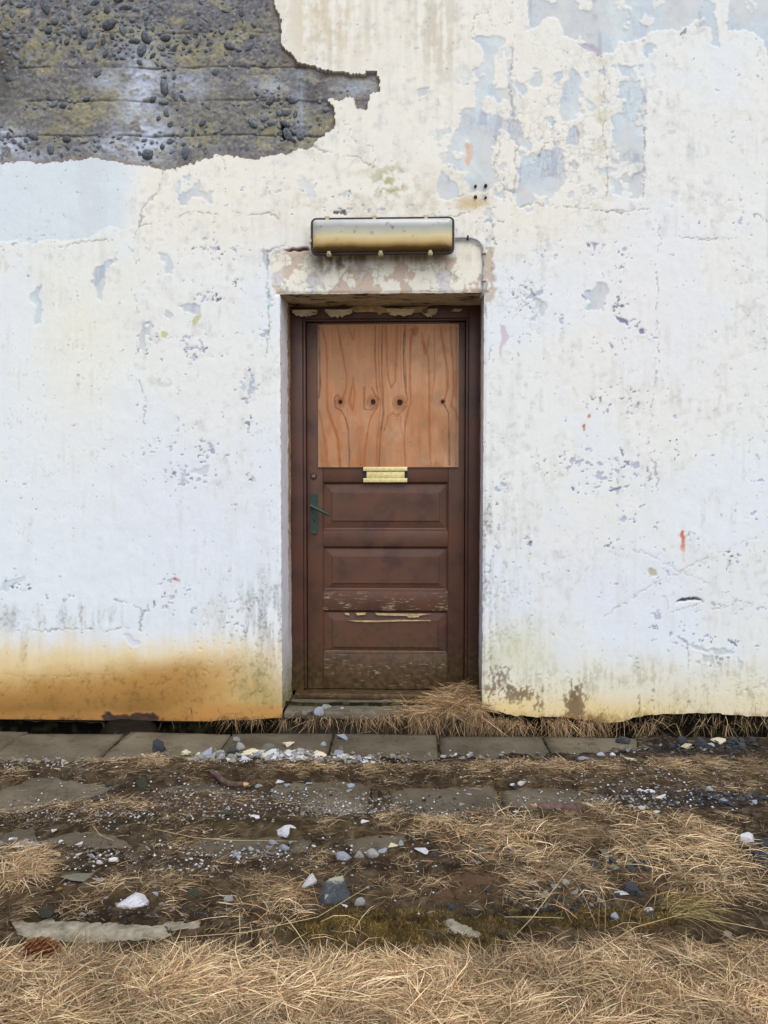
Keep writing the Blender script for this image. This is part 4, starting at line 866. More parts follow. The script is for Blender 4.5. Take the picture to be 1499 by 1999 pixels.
# ------------------------------------------------------------------ ground, paving
gxs = axis(-2.35, 2.2, .0095, -45, 45, 1.35); gys = axis(-2.55, .06, .0095, -60, .30, 1.35)
GX, GY_ = np.meshgrid(gxs, gys); gsh = GX.shape; GX = GX.ravel(); GY_ = GY_.ravel()
ok = GY_ < -1.2
def gproj(x, y):
    yy = np.maximum(y, -2.9); return proj(x, yy, 0*x)
gu, gv = gproj(GX, GY_)
def n2(x, y, s, seed, o=4): return fbm(x/s, y/s, seed, o)
def gwarp(x, y, u, v):
    a = n2(x, y, .07, 301, 4)-.5; b = n2(x, y, .07, 305, 4)-.5; k = 1.5/np.maximum(1.2, (y+3.9))*20
    return u+a*k*2.4, v+b*k
SLABVIS = [  # where the paving shows, traced in the photograph
 [(-900, 1415), (60, 1415), (560, 1415), (800, 1418), (1010, 1418), (1100, 1420), (1240, 1420), (1240, 1458), (1180, 1470), (1010, 1470), (1060, 1476), (1010, 1464), (960, 1479), (900, 1470), (820, 1481), (740, 1470), (650, 1476), (560, 1466), (470, 1474), (420, 1466), (360, 1478), (300, 1470), (230, 1492), (110, 1488), (0, 1484), (-900, 1490)],
 [(-900, 1532), (30, 1532), (60, 1516), (130, 1520), (180, 1530), (212, 1538), (195, 1550), (150, 1562), (90, 1572), (30, 1584), (-900, 1590)],
 [(300, 1540), (370, 1530), (440, 1530), (490, 1538), (500, 1548), (450, 1552), (400, 1548), (340, 1550)],
 [(525, 1540), (545, 1530), (700, 1530), (735, 1540), (732, 1570), (712, 1588), (660, 1592), (610, 1584), (580, 1570), (540, 1560)],
 [(758, 1552), (790, 1541), (960, 1538), (972, 1550), (975, 1572), (950, 1588), (880, 1597), (820, 1596), (775, 1588)],
 [(980, 1540), (1030, 1535), (1120, 1546), (1180, 1552), (1200, 1565), (1130, 1580), (1020, 1580), (985, 1572)],
 [(-900, 1622), (60, 1625), (70, 1645), (20, 1662), (-900, 1665)],
 [(98, 1640), (130, 1632), (170, 1627), (215, 1632), (262, 1650), (240, 1658), (150, 1655), (108, 1650)],
 [(362, 1648), (400, 1638), (545, 1632), (600, 1645), (590, 1668), (520, 1678), (460, 1674), (400, 1672), (372, 1662)],
 [(676, 1650), (720, 1632), (790, 1630), (796, 1645), (740, 1660), (690, 1662)],
 [(975, 1650), (1000, 1643), (1060, 1648), (1064, 1668), (1010, 1672)],
 [(18, 1808), (90, 1804), (180, 1806), (320, 1812), (330, 1826), (200, 1836), (60, 1832)], [(330, 1804), (378, 1803), (380, 1814), (340, 1816)],
 [(855, 1800), (880, 1796), (915, 1806), (940, 1825), (925, 1838), (900, 1828), (880, 1812)],
]
wu_, wv_ = gwarp(GX, GY_, gu, gv)
dn = (GY_ > -3.2)
vis = np.full(len(GX), -40.)
for p in SLABVIS:
    pa_ = np.array(p); i = np.nonzero(dn & (gu > pa_[:, 0].min()-60) & (gu < pa_[:, 0].max()+60) & (gv > pa_[:, 1].min()-30) & (gv < pa_[:, 1].max()+30))[0]
    if len(i): vis[i] = np.maximum(vis[i], -sdf(p, wu_[i], wv_[i]))
vis = vis+3+10*(n2(GX, GY_, .06, 335, 5)-.5)+9*(n2(GX, GY_, .022, 339, 3)-.5)
# grass thickness map, traced in the photograph: (centre, radii, weight) in picture units
THK = [(1080, 1640, 300, 36, 1.0), (1290, 1640, 130, 44, 1.1), (830, 1625, 90, 26, .9), (620, 1625, 60, 20, .5), (40, 1700, 80, 50, 1.1), (540, 1760, 120, 44, 1.1), (300, 1760, 200, 24, .5), (1100, 1730, 280, 50, 1.0), (700, 1620, 120, 20, .9), (900, 1740, 200, 40, .7), (620, 1690, 140, 24, .6), (250, 1745, 240, 30, .75), (1380, 1740, 140, 44, 1.0), (780, 1760, 110, 24, .6), (60, 1770, 100, 40, .7),
       (1100, 1512, 300, 14, .9), (1350, 1505, 200, 22, .9), (700, 1512, 280, 12, .8), (900, 1508, 90, 14, .8), (300, 1500, 160, 14, .8), (200, 1582, 120, 12, .8), (420, 1612, 200, 10, .5), (1450, 1520, 100, 40, .8), (1200, 1600, 300, 26, .8), (650, 1690, 220, 26, .5), (1050, 1690, 140, 20, .4), (740, 1650, 120, 20, .4), (120, 1500, 90, 10, .4), (430, 1700, 70, 24, .4), (860, 1680, 120, 20, .5)]
def straw_at(u, v, x, y):
    s = ss(1862, 1892, v+24*(n2(x, y, .09, 311, 3)-.5)+np.where((u > 580) & (u < 960), -34, 0)+np.where(u > 980, 26, 0))
    for cx, cy, rx, ry, a in THK: s = np.maximum(s, a*np.exp(-((u-cx)/rx)**2-((v-cy)/ry)**2))
    side = ss(1500, 1700, u)+ss(0, -200, u); s = np.maximum(s, .8*side*ss(1480, 1520, v)*n2(x, y, .3, 317, 2))
    s = np.maximum(s, .30*ss(1488, 1500, v)*n2(x, y, .1, 319, 3)*2)
    return np.clip(s, 0, 1)
stw = straw_at(gu, gv, GX, GY_)
def moss_at(u, v, x, y):
    m = np.maximum(np.exp(-((u-770)/200)**4-((v-1832)/42)**4), .9*np.exp(-((u-1130)/220)**4-((v-1808)/20)**4))
    return m*ss(.30, .48, n2(x, y, .05, 321, 4))
mss = moss_at(gu, gv, GX, GY_)
nA = n2(GX, GY_, .35, 331, 4); nB = n2(GX, GY_, .06, 335, 5); nC = n2(GX, GY_, .022, 339, 3)
H = .006+.022*(nA-.5)+.024*(nB-.5)+.012*(nC-.5)+.018*stw+.012*mss
H = np.where(dn, H*1.0, .02+.05*(nA-.5))
H = H+ss(1480, 1500, gv)*ss(1530, 1515, gv)*.008*ss(-1, 1, 1+0*gv)
H = H+.035*ss(-1.95, -2.4, GY_)
hide = ss(-2.5, 4, vis); H = H*(1-hide)-.022*hide
# drainage gap along the foot of the wall
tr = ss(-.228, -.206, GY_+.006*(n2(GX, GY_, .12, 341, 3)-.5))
in_door = (GX > FX0) & (GX < FX1)
lumpm = np.exp(-((gu-255)/60)**6)*(GY_ > -.3)
trd = -.15-.03*(nB-.5)
rightfill = ss(1150, 950, gu)*ss(560, 700, gu)*.6
H = H*(1-tr)+tr*(trd*(1-.92*lumpm)+.02*(nB-.5))
S = np.tile(lin((54, 46, 35)), (len(GX), 1))
nD = n2(GX, GY_, .03, 345, 2); S = mixc(S, (72, 62, 48), ss(.45, .65, nA)*.7); S = mixc(S, (34, 28, 20), ss(.5, .60, nB)*.85); S = mixc(S, (96, 86, 72), ss(.58, .68, nC)*.7); S = mixc(S, (26, 20, 14), ss(.60, .70, nD)*.6)
S = mixc(S, (86, 70, 62), .5*np.exp(-((gu-420)/160)**2-((gv-1575)/22)**2)); S = mixc(S, (92, 68, 50), .5*np.exp(-((gu-920)/90)**2-((gv-1735)/26)**2)*ss(.4, .55, nB))
S = mixc(S, (72, 66, 40), .6*np.exp(-((gu-480)/200)**2-((gv-1612)/16)**2)); S = mixc(S, (104, 84, 58), stw*.7*ss(.3, .6, nC*.5+nB*.5)); S = mixc(S, (86, 72, 38), mss*.9); S = mixc(S, (66, 54, 26), mss*ss(.52, .62, nB)*.7)

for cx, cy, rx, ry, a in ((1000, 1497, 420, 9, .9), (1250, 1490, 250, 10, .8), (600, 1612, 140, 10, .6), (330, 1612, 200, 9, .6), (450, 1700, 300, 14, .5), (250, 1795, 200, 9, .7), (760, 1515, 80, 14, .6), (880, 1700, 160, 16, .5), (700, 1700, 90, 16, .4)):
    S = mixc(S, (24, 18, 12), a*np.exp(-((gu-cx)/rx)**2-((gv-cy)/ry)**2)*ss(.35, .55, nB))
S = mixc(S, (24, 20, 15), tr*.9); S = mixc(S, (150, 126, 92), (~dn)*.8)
gi = np.arange(len(GX)).reshape(gsh); GF = np.stack([gi[:-1, :-1], gi[:-1, 1:], gi[1:, 1:], gi[1:, :-1]], -1).reshape(-1, 4)
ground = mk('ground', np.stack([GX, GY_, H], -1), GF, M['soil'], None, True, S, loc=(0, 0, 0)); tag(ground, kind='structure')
Hs = H.reshape(gsh)
def hz_at(x, y):                      # height of the soil under points
    x = np.asarray(x, float); y = np.asarray(y, float)
    i = np.clip(np.searchsorted(gxs, x)-1, 0, len(gxs)-2); j = np.clip(np.searchsorted(gys, y)-1, 0, len(gys)-2)
    return np.maximum(Hs[j, i], Hs[np.minimum(j+1, len(gys)-1), i])
def top_at(x, y):                     # soil, or slab top where a slab is showing, or the step
    h = hz_at(x, y); onslab = (y < -.21) & (y > -1.72); h = np.where(onslab, np.maximum(h, 0.0), h)
    return np.where((x > FX0) & (x < FX1) & (y > -.03), .043, h)

paving = empty('pavement', (0, -1, 0)); tag(paving, kind='structure')
def slab(x0, x1, y0, y1, mat='slab', name='paving_slab', z=0.0, tilt=.004):
    nx, ny = 14, 14; V = []; F = []
    sx = np.linspace(0, 1, nx); sy = np.linspace(0, 1, ny); a, b = np.meshgrid(sx, sy); a = a.ravel(); b = b.ravel()
    x = x0+(x1-x0)*a; y = y0+(y1-y0)*b; sd = rng.rand()*50
    edge = np.minimum(np.minimum(a, 1-a)*(x1-x0), np.minimum(b, 1-b)*(y1-y0)); z_ = z+.003*(fbm(x*6+sd, y*6, 351, 3)-.5)-.006*(edge < 1e-6)+rng.uniform(-tilt, tilt)*.5*(a-.5)
    j1 = (edge < 1e-6)*.006; x = x+j1*(fbm(x*30, y*30+sd, 353, 2)-.5)*2; y = y+j1*(fbm(x*30+9, y*30+sd, 355, 2)-.5)*2
    top = np.stack([x, y, z_], -1); V = top.tolist(); ii_ = np.arange(nx*ny).reshape(ny, nx)
    F = [[int(k) for k in f] for f in np.stack([ii_[:-1, :-1], ii_[:-1, 1:], ii_[1:, 1:], ii_[1:, :-1]], -1).reshape(-1, 4)]
    loop = list(ii_[0, :])+list(ii_[1:, -1])+list(ii_[-1, -2::-1])+list(ii_[-2:0:-1, 0]); n0 = len(V)
    for k in loop: V.append([V[k][0], V[k][1], z-.06])
    m = len(loop)
    for k in range(m): F.append([int(loop[k]), n0+k, n0+(k+1) % m, int(loop[(k+1) % m])])
    return mk(name, V, F, M[mat], paving, True)
for row, (ya, yb, off) in enumerate(((-.725, -.215, float(gp(857, 1460)[0])), (-1.225, -.735, float(gp(978, 1560)[0])), (-1.72, -1.235, float(gp(560, 1650)[0])))):
    for k in range(-7, 7):
        x0 = off+k*.502; 
        if x0 < -3.0 or x0 > 2.7: continue
        g = .006
        o = slab(x0+g+rng.uniform(-.003, .003), x0+.502-g+rng.uniform(-.003, .003), ya, yb, tilt=.02, z=rng.uniform(-.007, .001))
        if row == 0 and k == -4: o.rotation_euler = (0, 0, R(1.2)); o.location.x -= .004
for k in range(-4, 4):
    slab(-.55+k*.98+.004, -.55+(k+1)*.98-.004, -1.86, -1.75, 'kerb', 'kerb_stone', .012) if False else None
M['kerb'] = stone_mat('kerb_concrete', (96, 92, 76), (136, 130, 114), (166, 160, 144), 26)
for k in range(-4, 4): slab(-.35+k*.98+.004, -.35+(k+1)*.98-.004, -1.90, -1.74, 'kerb', 'kerb_stone', .002)

# ------------------------------------------------------------------ loose stones and rubble
def shard_mesh(i, n=11, fl=.5):
    r = np.random.RandomState(400+i); bm = bmesh.new()
    for k in range(n): bm.verts.new((r.uniform(-1, 1), r.uniform(-.75, .75), r.uniform(0, 1)*fl*2))
    res = bmesh.ops.convex_hull(bm, input=bm.verts); bmesh.ops.delete(bm, geom=list(set(res['geom_interior']+res['geom_unused'])), context='VERTS')
    me = bpy.data.meshes.new('fragment'); bm.to_mesh(me); bm.free(); co = np.array([v.co[:] for v in me.vertices]); co -= (co.max(0)+co.min(0))/2*(1, 1, 0); co[:, 2] -= co[:, 2].min(); co[:, 0] /= np.abs(co[:, 0]).max(); co[:, 1] /= np.abs(co[:, 1]).max(); co[:, 2] /= co[:, 2].max()
    for v, c in zip(me.vertices, co): v.co = c
    return me
SH = [shard_mesh(i, random.choice((7, 8, 9, 11, 13))) for i in range(16)]
shcache = {}
def shard(i, mat):
    k = (i % 16, mat)
    if k not in shcache:
        me = SH[i % 16].copy(); me.materials.clear(); me.materials.append(M[mat].m); shcache[k] = me
    return shcache[k]
def rock_mesh(name, seed, mat, rough=.3, flat=0, sub=3, lobes=5):
    r = np.random.RandomState(seed); V, F = ico(sub); V = V.copy()
    for k in range(lobes+4):
        d = r.randn(3); d[2] = abs(d[2])*.6; d /= np.linalg.norm(d); s = V@d; cut = r.uniform(.5, .82); V = V-np.outer(np.maximum(0, s-cut), d)*.9
    nn = fbm(V[:, 0]*2.2+seed, V[:, 1]*2.2+V[:, 2]*2.2, 400+seed % 7, 4)-.5; V = V*(1+rough*nn)[:, None]
    V[:, 2] = np.maximum(V[:, 2], -.45); V[:, 2] -= V[:, 2].min(); V[:, 2] /= V[:, 2].max(); V[:, 0] /= abs(V[:, 0]).max(); V[:, 1] /= abs(V[:, 1]).max()
    me = bpy.data.meshes.new(name); me.from_pydata(V.tolist(), [], F.tolist()); me.materials.append(M[mat].m)
    me.polygons.foreach_set('use_smooth', np.ones(len(me.polygons), bool)); me.set_sharp_from_angle(angle=R(20)); return me
avoid = []
M['boulder'] = stone_mat('dark_boulder', (50, 54, 58), (74, 80, 86), (98, 102, 104), 10)
m_ = M['boulder']; g_ = m_.n('ShaderNodeNewGeometry'); sx_ = m_.n('ShaderNodeSeparateXYZ'); m_.l(g_.outputs['Normal'], sx_.inputs[0]); old_ = m_.b.inputs['Base Color'].links[0].from_socket
m_.color(m_.mix(m_.ramp(m_.math('ADD', sx_.outputs[2], m_.math('MULTIPLY', m_.noise(14, 4), .6)), [(.85, (0, 0, 0)), (1.0, (1, 1, 1))]), old_, L4((150, 148, 128))))
def hero(px, py, wpx, hpx, kind, mat, label, cat='stone', name='stone', rot=0, zf=None, lift=-.003, rough=.35):
    """py is the foot of the stone; size from its apparent width and height"""
    p = gp(px, py, .005); z = float(top_at(p[0], p[1])); p = gp(px, py, z)
    s = (p[1]+3.9)/FPX; wd = wpx*s; dep = wd*.65; el = math.atan2(1.226-z, p[1]+3.9)
    hh = max(.006, (hpx*s-dep*math.sin(el)*.8)/math.cos(el)) if zf is None else zf*wd
    if hh < .3*hpx*s: hh = .35*hpx*s; dep = (hpx*s-hh*math.cos(el))/math.sin(el)/.9
    sd = int(px*7+py)
    me = shard(sd, mat) if kind == 'shard' else rock_mesh(name, sd, mat, rough)
    o = bpy.data.objects.new(name, me); col.objects.link(o)
    o.location = (p[0], p[1]+dep*.45, z+lift); o.scale = (wd/2, dep/2, hh); o.rotation_euler = (0, 0, rot)
    tag(o, label, cat); avoid.append((px, py-hpx*.4, wpx*.6)); return o
hero(559, 1634, 50, 27, 'rock', 'white', 'white angular plaster lump with pinkish tint, below the third paving slab row left of centre', rot=-.15)
hero(255, 1775, 72, 38, 'rock', 'grey', 'large flat pale grey stone in the dead grass at lower left', rot=.3).data.materials[0] = M['white'].m
hero(648, 1764, 70, 60, 'rock', 'boulder', 'large dark grey boulder with lichen pale top beside a white shard', 'boulder', 'boulder', rot=.4)
o = hero(600, 1733, 42, 34, 'shard', 'white', 'pointed white plaster shard tilted against the dark boulder', 'shard', 'plaster_shard', rot=.2); o.rotation_euler = (.5, -.45, .3)
hero(672, 1772, 15, 12, 'shard', 'white', 'small white shard at the foot of the dark boulder', 'shard', 'plaster_shard')
hero(700, 1768, 26, 20, 'rock', 'grey', 'pale grey cube-like stone just right of the dark boulder')
hero(1459, 1652, 34, 28, 'rock', 'white', 'knobbly pale grey lump above the black gravel at the right edge', rough=.5)
hero(1233, 1744, 36, 27, 'rock', 'dark', 'dark basalt cobble with a flat top in the grass right of centre')
hero(1249, 1751, 20, 15, 'rock', 'dark', 'small dark stone touching the basalt cobble')
hero(1211, 1749, 32, 12, 'shard', 'white', 'long white fragment lying left of the basalt cobble', 'shard', 'plaster_shard', rot=.3)
hero(1158, 1699, 20, 18, 'rock', 'dark', 'dark blue block-shaped stone up left of the basalt cobble')
hero(1268, 1783, 26, 15, 'rock', 'white', 'pale bluish lump sitting on a dark stone above the moss'); hero(1270, 1793, 30, 14, 'rock', 'dark', 'dark stone under the pale bluish lump')
hero(1183, 1778, 28, 17, 'rock', 'dark', 'dark grey stone left of the pale bluish lump'); hero(1203, 1794, 20, 15, 'rock', 'blue', 'blue-grey stone at the upper edge of the moss strip')
hero(668, 1679, 34, 19, 'rock', 'blue', 'smooth blue-grey oval pebble below the third row of slabs', rot=.1, rough=.05)
hero(701, 1676, 20, 18, 'rock', 'grey', 'rough grey stone right of the blue oval pebble'); hero(727, 1675, 30, 22, 'rock', 'grey', 'rough double-lobed grey stone beside the cream fragment'); hero(748, 1666, 22, 14, 'rock', 'blue', 'bluish round stone left of the cream fragment')
hero(767, 1657, 20, 14, 'shard', 'cream', 'cream plaster fragment in the stone cluster below the slabs', 'shard', 'plaster_shard'); hero(782, 1652, 14, 15, 'rock', 'blue', 'bluish stone right of the cream fragment')
hero(824, 1665, 30, 12, 'shard', 'white', 'long white shard between the grass and the stone cluster', 'shard', 'plaster_shard', rot=-.4); hero(846, 1672, 14, 13, 'rock', 'dark', 'dark blue pebble at the end of the long white shard')
hero(489, 1474, 38, 17, 'shard', 'cream', 'largest cream plaster slab on top of the rubble row', 'shard', 'plaster_shard'); hero(562, 1458, 26, 13, 'shard', 'cream', 'cream plaster wedge lying alone on the first slab row', 'shard', 'plaster_shard', rot=.3)
hero(521, 1464, 28, 16, 'rock', 'olive', 'olive grey pointed stone right of the largest cream slab'); hero(466, 1464, 24, 18, 'rock', 'grey', 'grey rough stone stacked left of the largest cream slab'); hero(461, 1447, 15, 11, 'rock', 'grey', 'small grey stone at the top of the rubble heap')
hero(452, 1470, 26, 14, 'rock', 'dark', 'dark flat stone at the left end of the rubble heap'); hero(449, 1484, 20, 16, 'rock', 'grey', 'pale rough stone below the left end of the rubble heap')
hero(668, 1445, 23, 14, 'shard', 'blue', 'bluish white shard under the doorway grass', 'shard', 'plaster_shard'); hero(631, 1456, 12, 10, 'rock', 'blue', 'small blue pebble alone on the first slab row', rough=.05); hero(665, 1464, 12, 10, 'rock', 'olive', 'small brown pebble beside the slab joint')
hero(308, 1467, 28, 28, 'rock', 'dark', 'round charcoal stone on the slab left of the door', rough=.5)
hero(1016, 1533, 24, 14, 'shard', 'white', 'pointed white shard above the third slab of the second row', 'shard', 'plaster_shard'); hero(1000, 1533, 10, 7, 'shard', 'white', 'tiny white shard left of the pointed one', 'shard', 'plaster_shard')
hero(1407, 1453, 30, 14, 'shard', 'cream', 'cream plaster slab leaning at the foot of the wall far right', 'shard', 'plaster_shard', rot=.2); hero(1391, 1456, 18, 7, 'shard', 'blue', 'thin bluish shard beneath the leaning cream slab', 'shard', 'plaster_shard')
hero(1334, 1452, 30, 18, 'rock', 'dark', 'black rounded stone against the wall foot right of centre', rough=.4); hero(1371, 1459, 26, 22, 'rock', 'dark', 'tallest black porous stone at the wall foot', rough=.5); hero(1218, 1450, 34, 16, 'rock', 'dark', 'long black stone half under the wall at right', rough=.5)
hero(1310, 1460, 18, 12, 'rock', 'dark', 'black stone left of the olive fragment'); hero(1341, 1462, 20, 14, 'shard', 'cream', 'olive cream fragment between two black stones', 'shard', 'plaster_shard'); hero(1285, 1460, 20, 9, 'rock', 'dark', 'flat black stone at the upper slab edge on the right')
hero(1236, 1487, 32, 11, 'shard', 'cream', 'flat cream wedge on the dark soil strip at right', 'shard', 'plaster_shard', rot=-.2); hero(1139, 1484, 30, 10, 'shard', 'blue', 'flat bluish plate at the lower edge of the first slab row', 'shard', 'plaster_shard')
hero(1175, 1476, 20, 10, 'rock', 'blue', 'bluish round stone right of the flat bluish plate'); hero(1196, 1475, 14, 8, 'rock', 'white', 'whitish stone next to the bluish round stone')
hero(1264, 1548, 40, 10, 'shard', 'white', 'long white plaster piece over the gravel heap at right', 'shard', 'plaster_shard'); hero(1294, 1560, 12, 12, 'shard', 'white', 'white sliver standing right of the long white piece', 'shard', 'plaster_shard'); hero(1283, 1560, 16, 9, 'shard', 'cream', 'cream chip below the long white piece', 'shard', 'plaster_shard')
hero(1254, 1580, 15, 8, 'shard', 'white', 'white chip at the lower edge of the gravel heap', 'shard', 'plaster_shard'); hero(1282, 1587, 15, 8, 'shard', 'white', 'white chip on the straw under the gravel heap', 'shard', 'plaster_shard')
hero(275, 1537, 28, 24, 'rock', 'moss', 'round dark mossy stone between the first two slab rows', rough=.5); hero(211, 1536, 20, 16, 'rock', 'moss', 'smaller dark mossy stone left of the round mossy one', rough=.5); hero(186, 1562, 15, 12, 'rock', 'dark', 'dark blue stone on the edge of the second-row slab at left')
hero(440, 1592, 30, 14, 'rock', 'moss', 'flat dark green-grey stone in the soil left of centre')
hero(142, 1722, 62, 24, 'shard', 'olive', 'broken olive grey flake in the grass at left', 'shard', 'concrete_flake', rot=.1); hero(190, 1722, 28, 14, 'shard', 'grey', 'greenish grey flake right of the broken flake', 'shard', 'concrete_flake')
hero(85, 1790, 32, 26, 'rock', 'moss', 'dark greenish stone above the kerb at lower left', rough=.4); hero(375, 1751, 28, 22, 'rock', 'moss', 'dull green stone in the grass left of centre'); hero(445, 1762, 24, 18, 'rock', 'grey', 'round banded grey pebble left of the straw tuft')
hero(930, 1728, 62, 26, 'rock', 'clod', 'cracked reddish brown earth clod right of centre', 'earth clod', 'earth_clod'); hero(868, 1755, 52, 24, 'rock', 'clod', 'brown earth clod below the cracked clod', 'earth clod', 'earth_clod'); hero(246, 1815, 40, 16, 'rock', 'clod', 'brown mossy clod on the kerb at lower left', 'earth clod', 'earth_clod')
hero(880, 1776, 20, 14, 'rock', 'dark', 'dark blue stone above the moss near the centre'); hero(808, 1806, 14, 10, 'rock', 'dark', 'small dark stone on the moss strip'); hero(923, 1824, 20, 13, 'rock', 'grey', 'pale grey stone on the light kerb patch'); hero(978, 1830, 16, 13, 'shard', 'dark', 'pointed dark stone right of the light kerb patch')
hero(684, 1538, 17, 10, 'shard', 'blue', 'square blue-grey chip on the second slab', 'shard', 'plaster_shard'); hero(681, 1547, 13, 9, 'shard', 'blue', 'blue-grey chip just below the square one', 'shard', 'plaster_shard'); hero(545, 1531, 18, 11, 'shard', 'white', 'white chip at the top left corner of the second slab', 'shard', 'plaster_shard'); hero(560, 1536, 16, 9, 'shard', 'blue', 'greyish chip right of the white chip on the second slab', 'shard', 'plaster_shard')
hero(602, 1533, 15, 9, 'shard', 'blue', 'four-sided bluish chip at the top of the second slab', 'shard', 'plaster_shard'); hero(902, 1573, 16, 8, 'shard', 'grey', 'light grey wedge in the middle of the bare oval slab', 'shard', 'plaster_shard'); hero(916, 1552, 17, 7, 'shard', 'blue', 'flat bluish chip near the top of the bare oval slab', 'shard', 'plaster_shard'); hero(504, 1537, 16, 9, 'rock', 'grey', 'grey pebble right of the bent twig')
hero(712, 1607, 20, 9, 'shard', 'white', 'white chip below the second slab', 'shard', 'plaster_shard'); hero(496, 1598, 22, 9, 'shard', 'white', 'white chip on the dark soil left of the second slab', 'shard', 'plaster_shard'); hero(1010, 1587, 20, 6, 'shard', 'white', 'flat white sliver under the third slab of the second row', 'shard', 'plaster_shard')
hero(152, 1653, 18, 14, 'shard', 'white', 'pointed white stone on the lower left slab', 'shard', 'plaster_shard'); hero(104, 1624, 14, 8, 'shard', 'white', 'white rectangular chip above the lower left slab', 'shard', 'plaster_shard'); hero(151, 1673, 16, 11, 'shard', 'cream', 'cream block below the lower left slab', 'shard', 'plaster_shard'); hero(219, 1684, 24, 15, 'rock', 'white', 'pale angular stone right of the cream block'); hero(192, 1687, 16, 11, 'rock', 'white', 'pale stone left of the larger angular one'); hero(177, 1675, 13, 11, 'rock', 'blue', 'bluish stone next to the cream block'); hero(110, 1671, 15, 9, 'shard', 'cream', 'pale block at the top edge of the left grass tuft', 'shard', 'plaster_shard')
hero(530, 1648, 18, 11, 'rock', 'blue', 'bluish stone under the white plaster lump'); hero(553, 1660, 24, 16, 'rock', 'blue', 'rough pale blue cluster stone at the slab corner'); hero(524, 1656, 16, 8, 'rock', 'grey', 'flat greenish grey pebble under the white plaster lump'); hero(487, 1660, 16, 10, 'rock', 'grey', 'grey pebble in the middle of the lower slab'); hero(567, 1647, 12, 8, 'shard', 'blue', 'small bluish block right of the lump', 'shard', 'plaster_shard'); hero(458, 1673, 16, 13, 'rock', 'blue', 'blue and white stone at the lower slab edge')
hero(634, 1384, 25, 12, 'rock', 'grey', 'pale grey chunk on the doorstep under the sill'); hero(667, 1384, 9, 6, 'rock', 'grey', 'small grey chip right of the doorstep chunk')
# pale blue dumbbell-shaped lump on the step, and two bits beside it
p = gp(587, 1398, .043); q_ = gp(607, 1393, .043)
pts = [p+(0, 0, .012), p+(.008, .002, .016), p+(.02, .004, .013), (p+q_)/2+(0, 0, .012), q_+(-.006, 0, .012), q_+(.006, 0, .013), q_+(.014, 0, .012)]
o = MB().tube(pts, [.004, .016, .015, .0075, .0085, .013, .004], 12).build('plaster_lump', M['blue'], None, True, loc=tuple(float(v) for v in p)); tag(o, 'pale blue dumbbell-shaped lump on the left of the doorstep', 'plaster lump')
hero(622, 1397, 22, 20, 'rock', 'blue', 'pale blue crumbling piece right of the dumbbell-shaped lump'); hero(617, 1408, 12, 9, 'rock', 'blue', 'small pale blue crumb at the front edge of the step')

# rubble: (centre x, y, spread x, y, count, size px, materials)
FR = [(300, 1700, 160, 26, 12, 8, 'white white cream'), (680, 1580, 90, 14, 22, 8, 'white white blue'), (150, 1500, 110, 10, 16, 9, 'white cream white'), (560, 1560, 120, 20, 16, 7, 'white blue'), (1250, 1530, 120, 26, 16, 8, 'white'), (430, 1600, 120, 14, 10, 7, 'white'), (560, 1478, 85, 9, 66, 16, 'cream blue cream white olive white grey'), (670, 1482, 75, 8, 40, 12, 'white cream blue white grey'), (760, 1480, 60, 7, 16, 10, 'grey blue white cream'), (420, 1478, 50, 8, 24, 16, 'olive grey cream blue'), (900, 1474, 70, 5, 12, 10, 'grey blue white'), (60, 1490, 70, 10, 22, 11, 'cream white blue grey'), (290, 1474, 60, 6, 8, 12, 'cream grey'),
      (1350, 1462, 60, 8, 22, 9, 'dark dark white blue'), (1440, 1455, 26, 10, 26, 11, 'dark dark dark'), (1240, 1466, 40, 8, 14, 10, 'dark grey white'), (1250, 1565, 60, 14, 34, 8, 'dark blue grey white'), (1410, 1560, 60, 10, 34, 12, 'dark dark dark blue'), (1485, 1672, 26, 20, 44, 17, 'dark'), (660, 1580, 60, 8, 22, 7, 'blue white grey'), (180, 1590, 70, 8, 14, 7, 'white grey blue'),
      (520, 1665, 60, 10, 12, 8, 'blue grey white'), (1090, 1750, 90, 22, 26, 13, 'dark dark dark olive grey'), (1230, 1700, 70, 20, 16, 13, 'dark dark olive'), (1090, 1795, 60, 6, 14, 9, 'dark'), (300, 1690, 90, 20, 12, 7, 'white grey'), (200, 1780, 160, 26, 18, 9, 'grey olive moss'), (960, 1670, 60, 10, 8, 12, 'grey dark'), (640, 1740, 90, 30, 8, 11, 'dark moss'), (980, 1590, 190, 8, 12, 7, 'white blue grey'),
      (860, 1560, 90, 16, 7, 7, 'blue grey dark'), (40, 1650, 40, 14, 10, 14, 'grey blue white'), (180, 1670, 46, 10, 10, 9, 'blue white grey'), (440, 1560, 70, 20, 12, 8, 'white blue grey'), (1100, 1760, 200, 40, 8, 9, 'white'), (330, 1785, 140, 20, 6, 9, 'white blue'), (1650, 1560, 100, 60, 8, 11, 'dark grey'), (-100, 1560, 60, 80, 8, 11, 'white grey')]
MN = {'white': 'white plaster chip', 'cream': 'cream plaster chip', 'blue': 'blue-grey plaster chip', 'grey': 'grey stone', 'olive': 'olive grey stone', 'dark': 'black stone', 'moss': 'dull green stone'}
RG = lambda x, y: ('in the rubble row on the first slabs' if y < 1500 and x < 980 else 'at the wall foot on the right' if y < 1500 else 'around the lower slabs' if y < 1700 and x < 800 else 'in the gravel on the right' if y < 1700 else 'in the dead grass near the front')
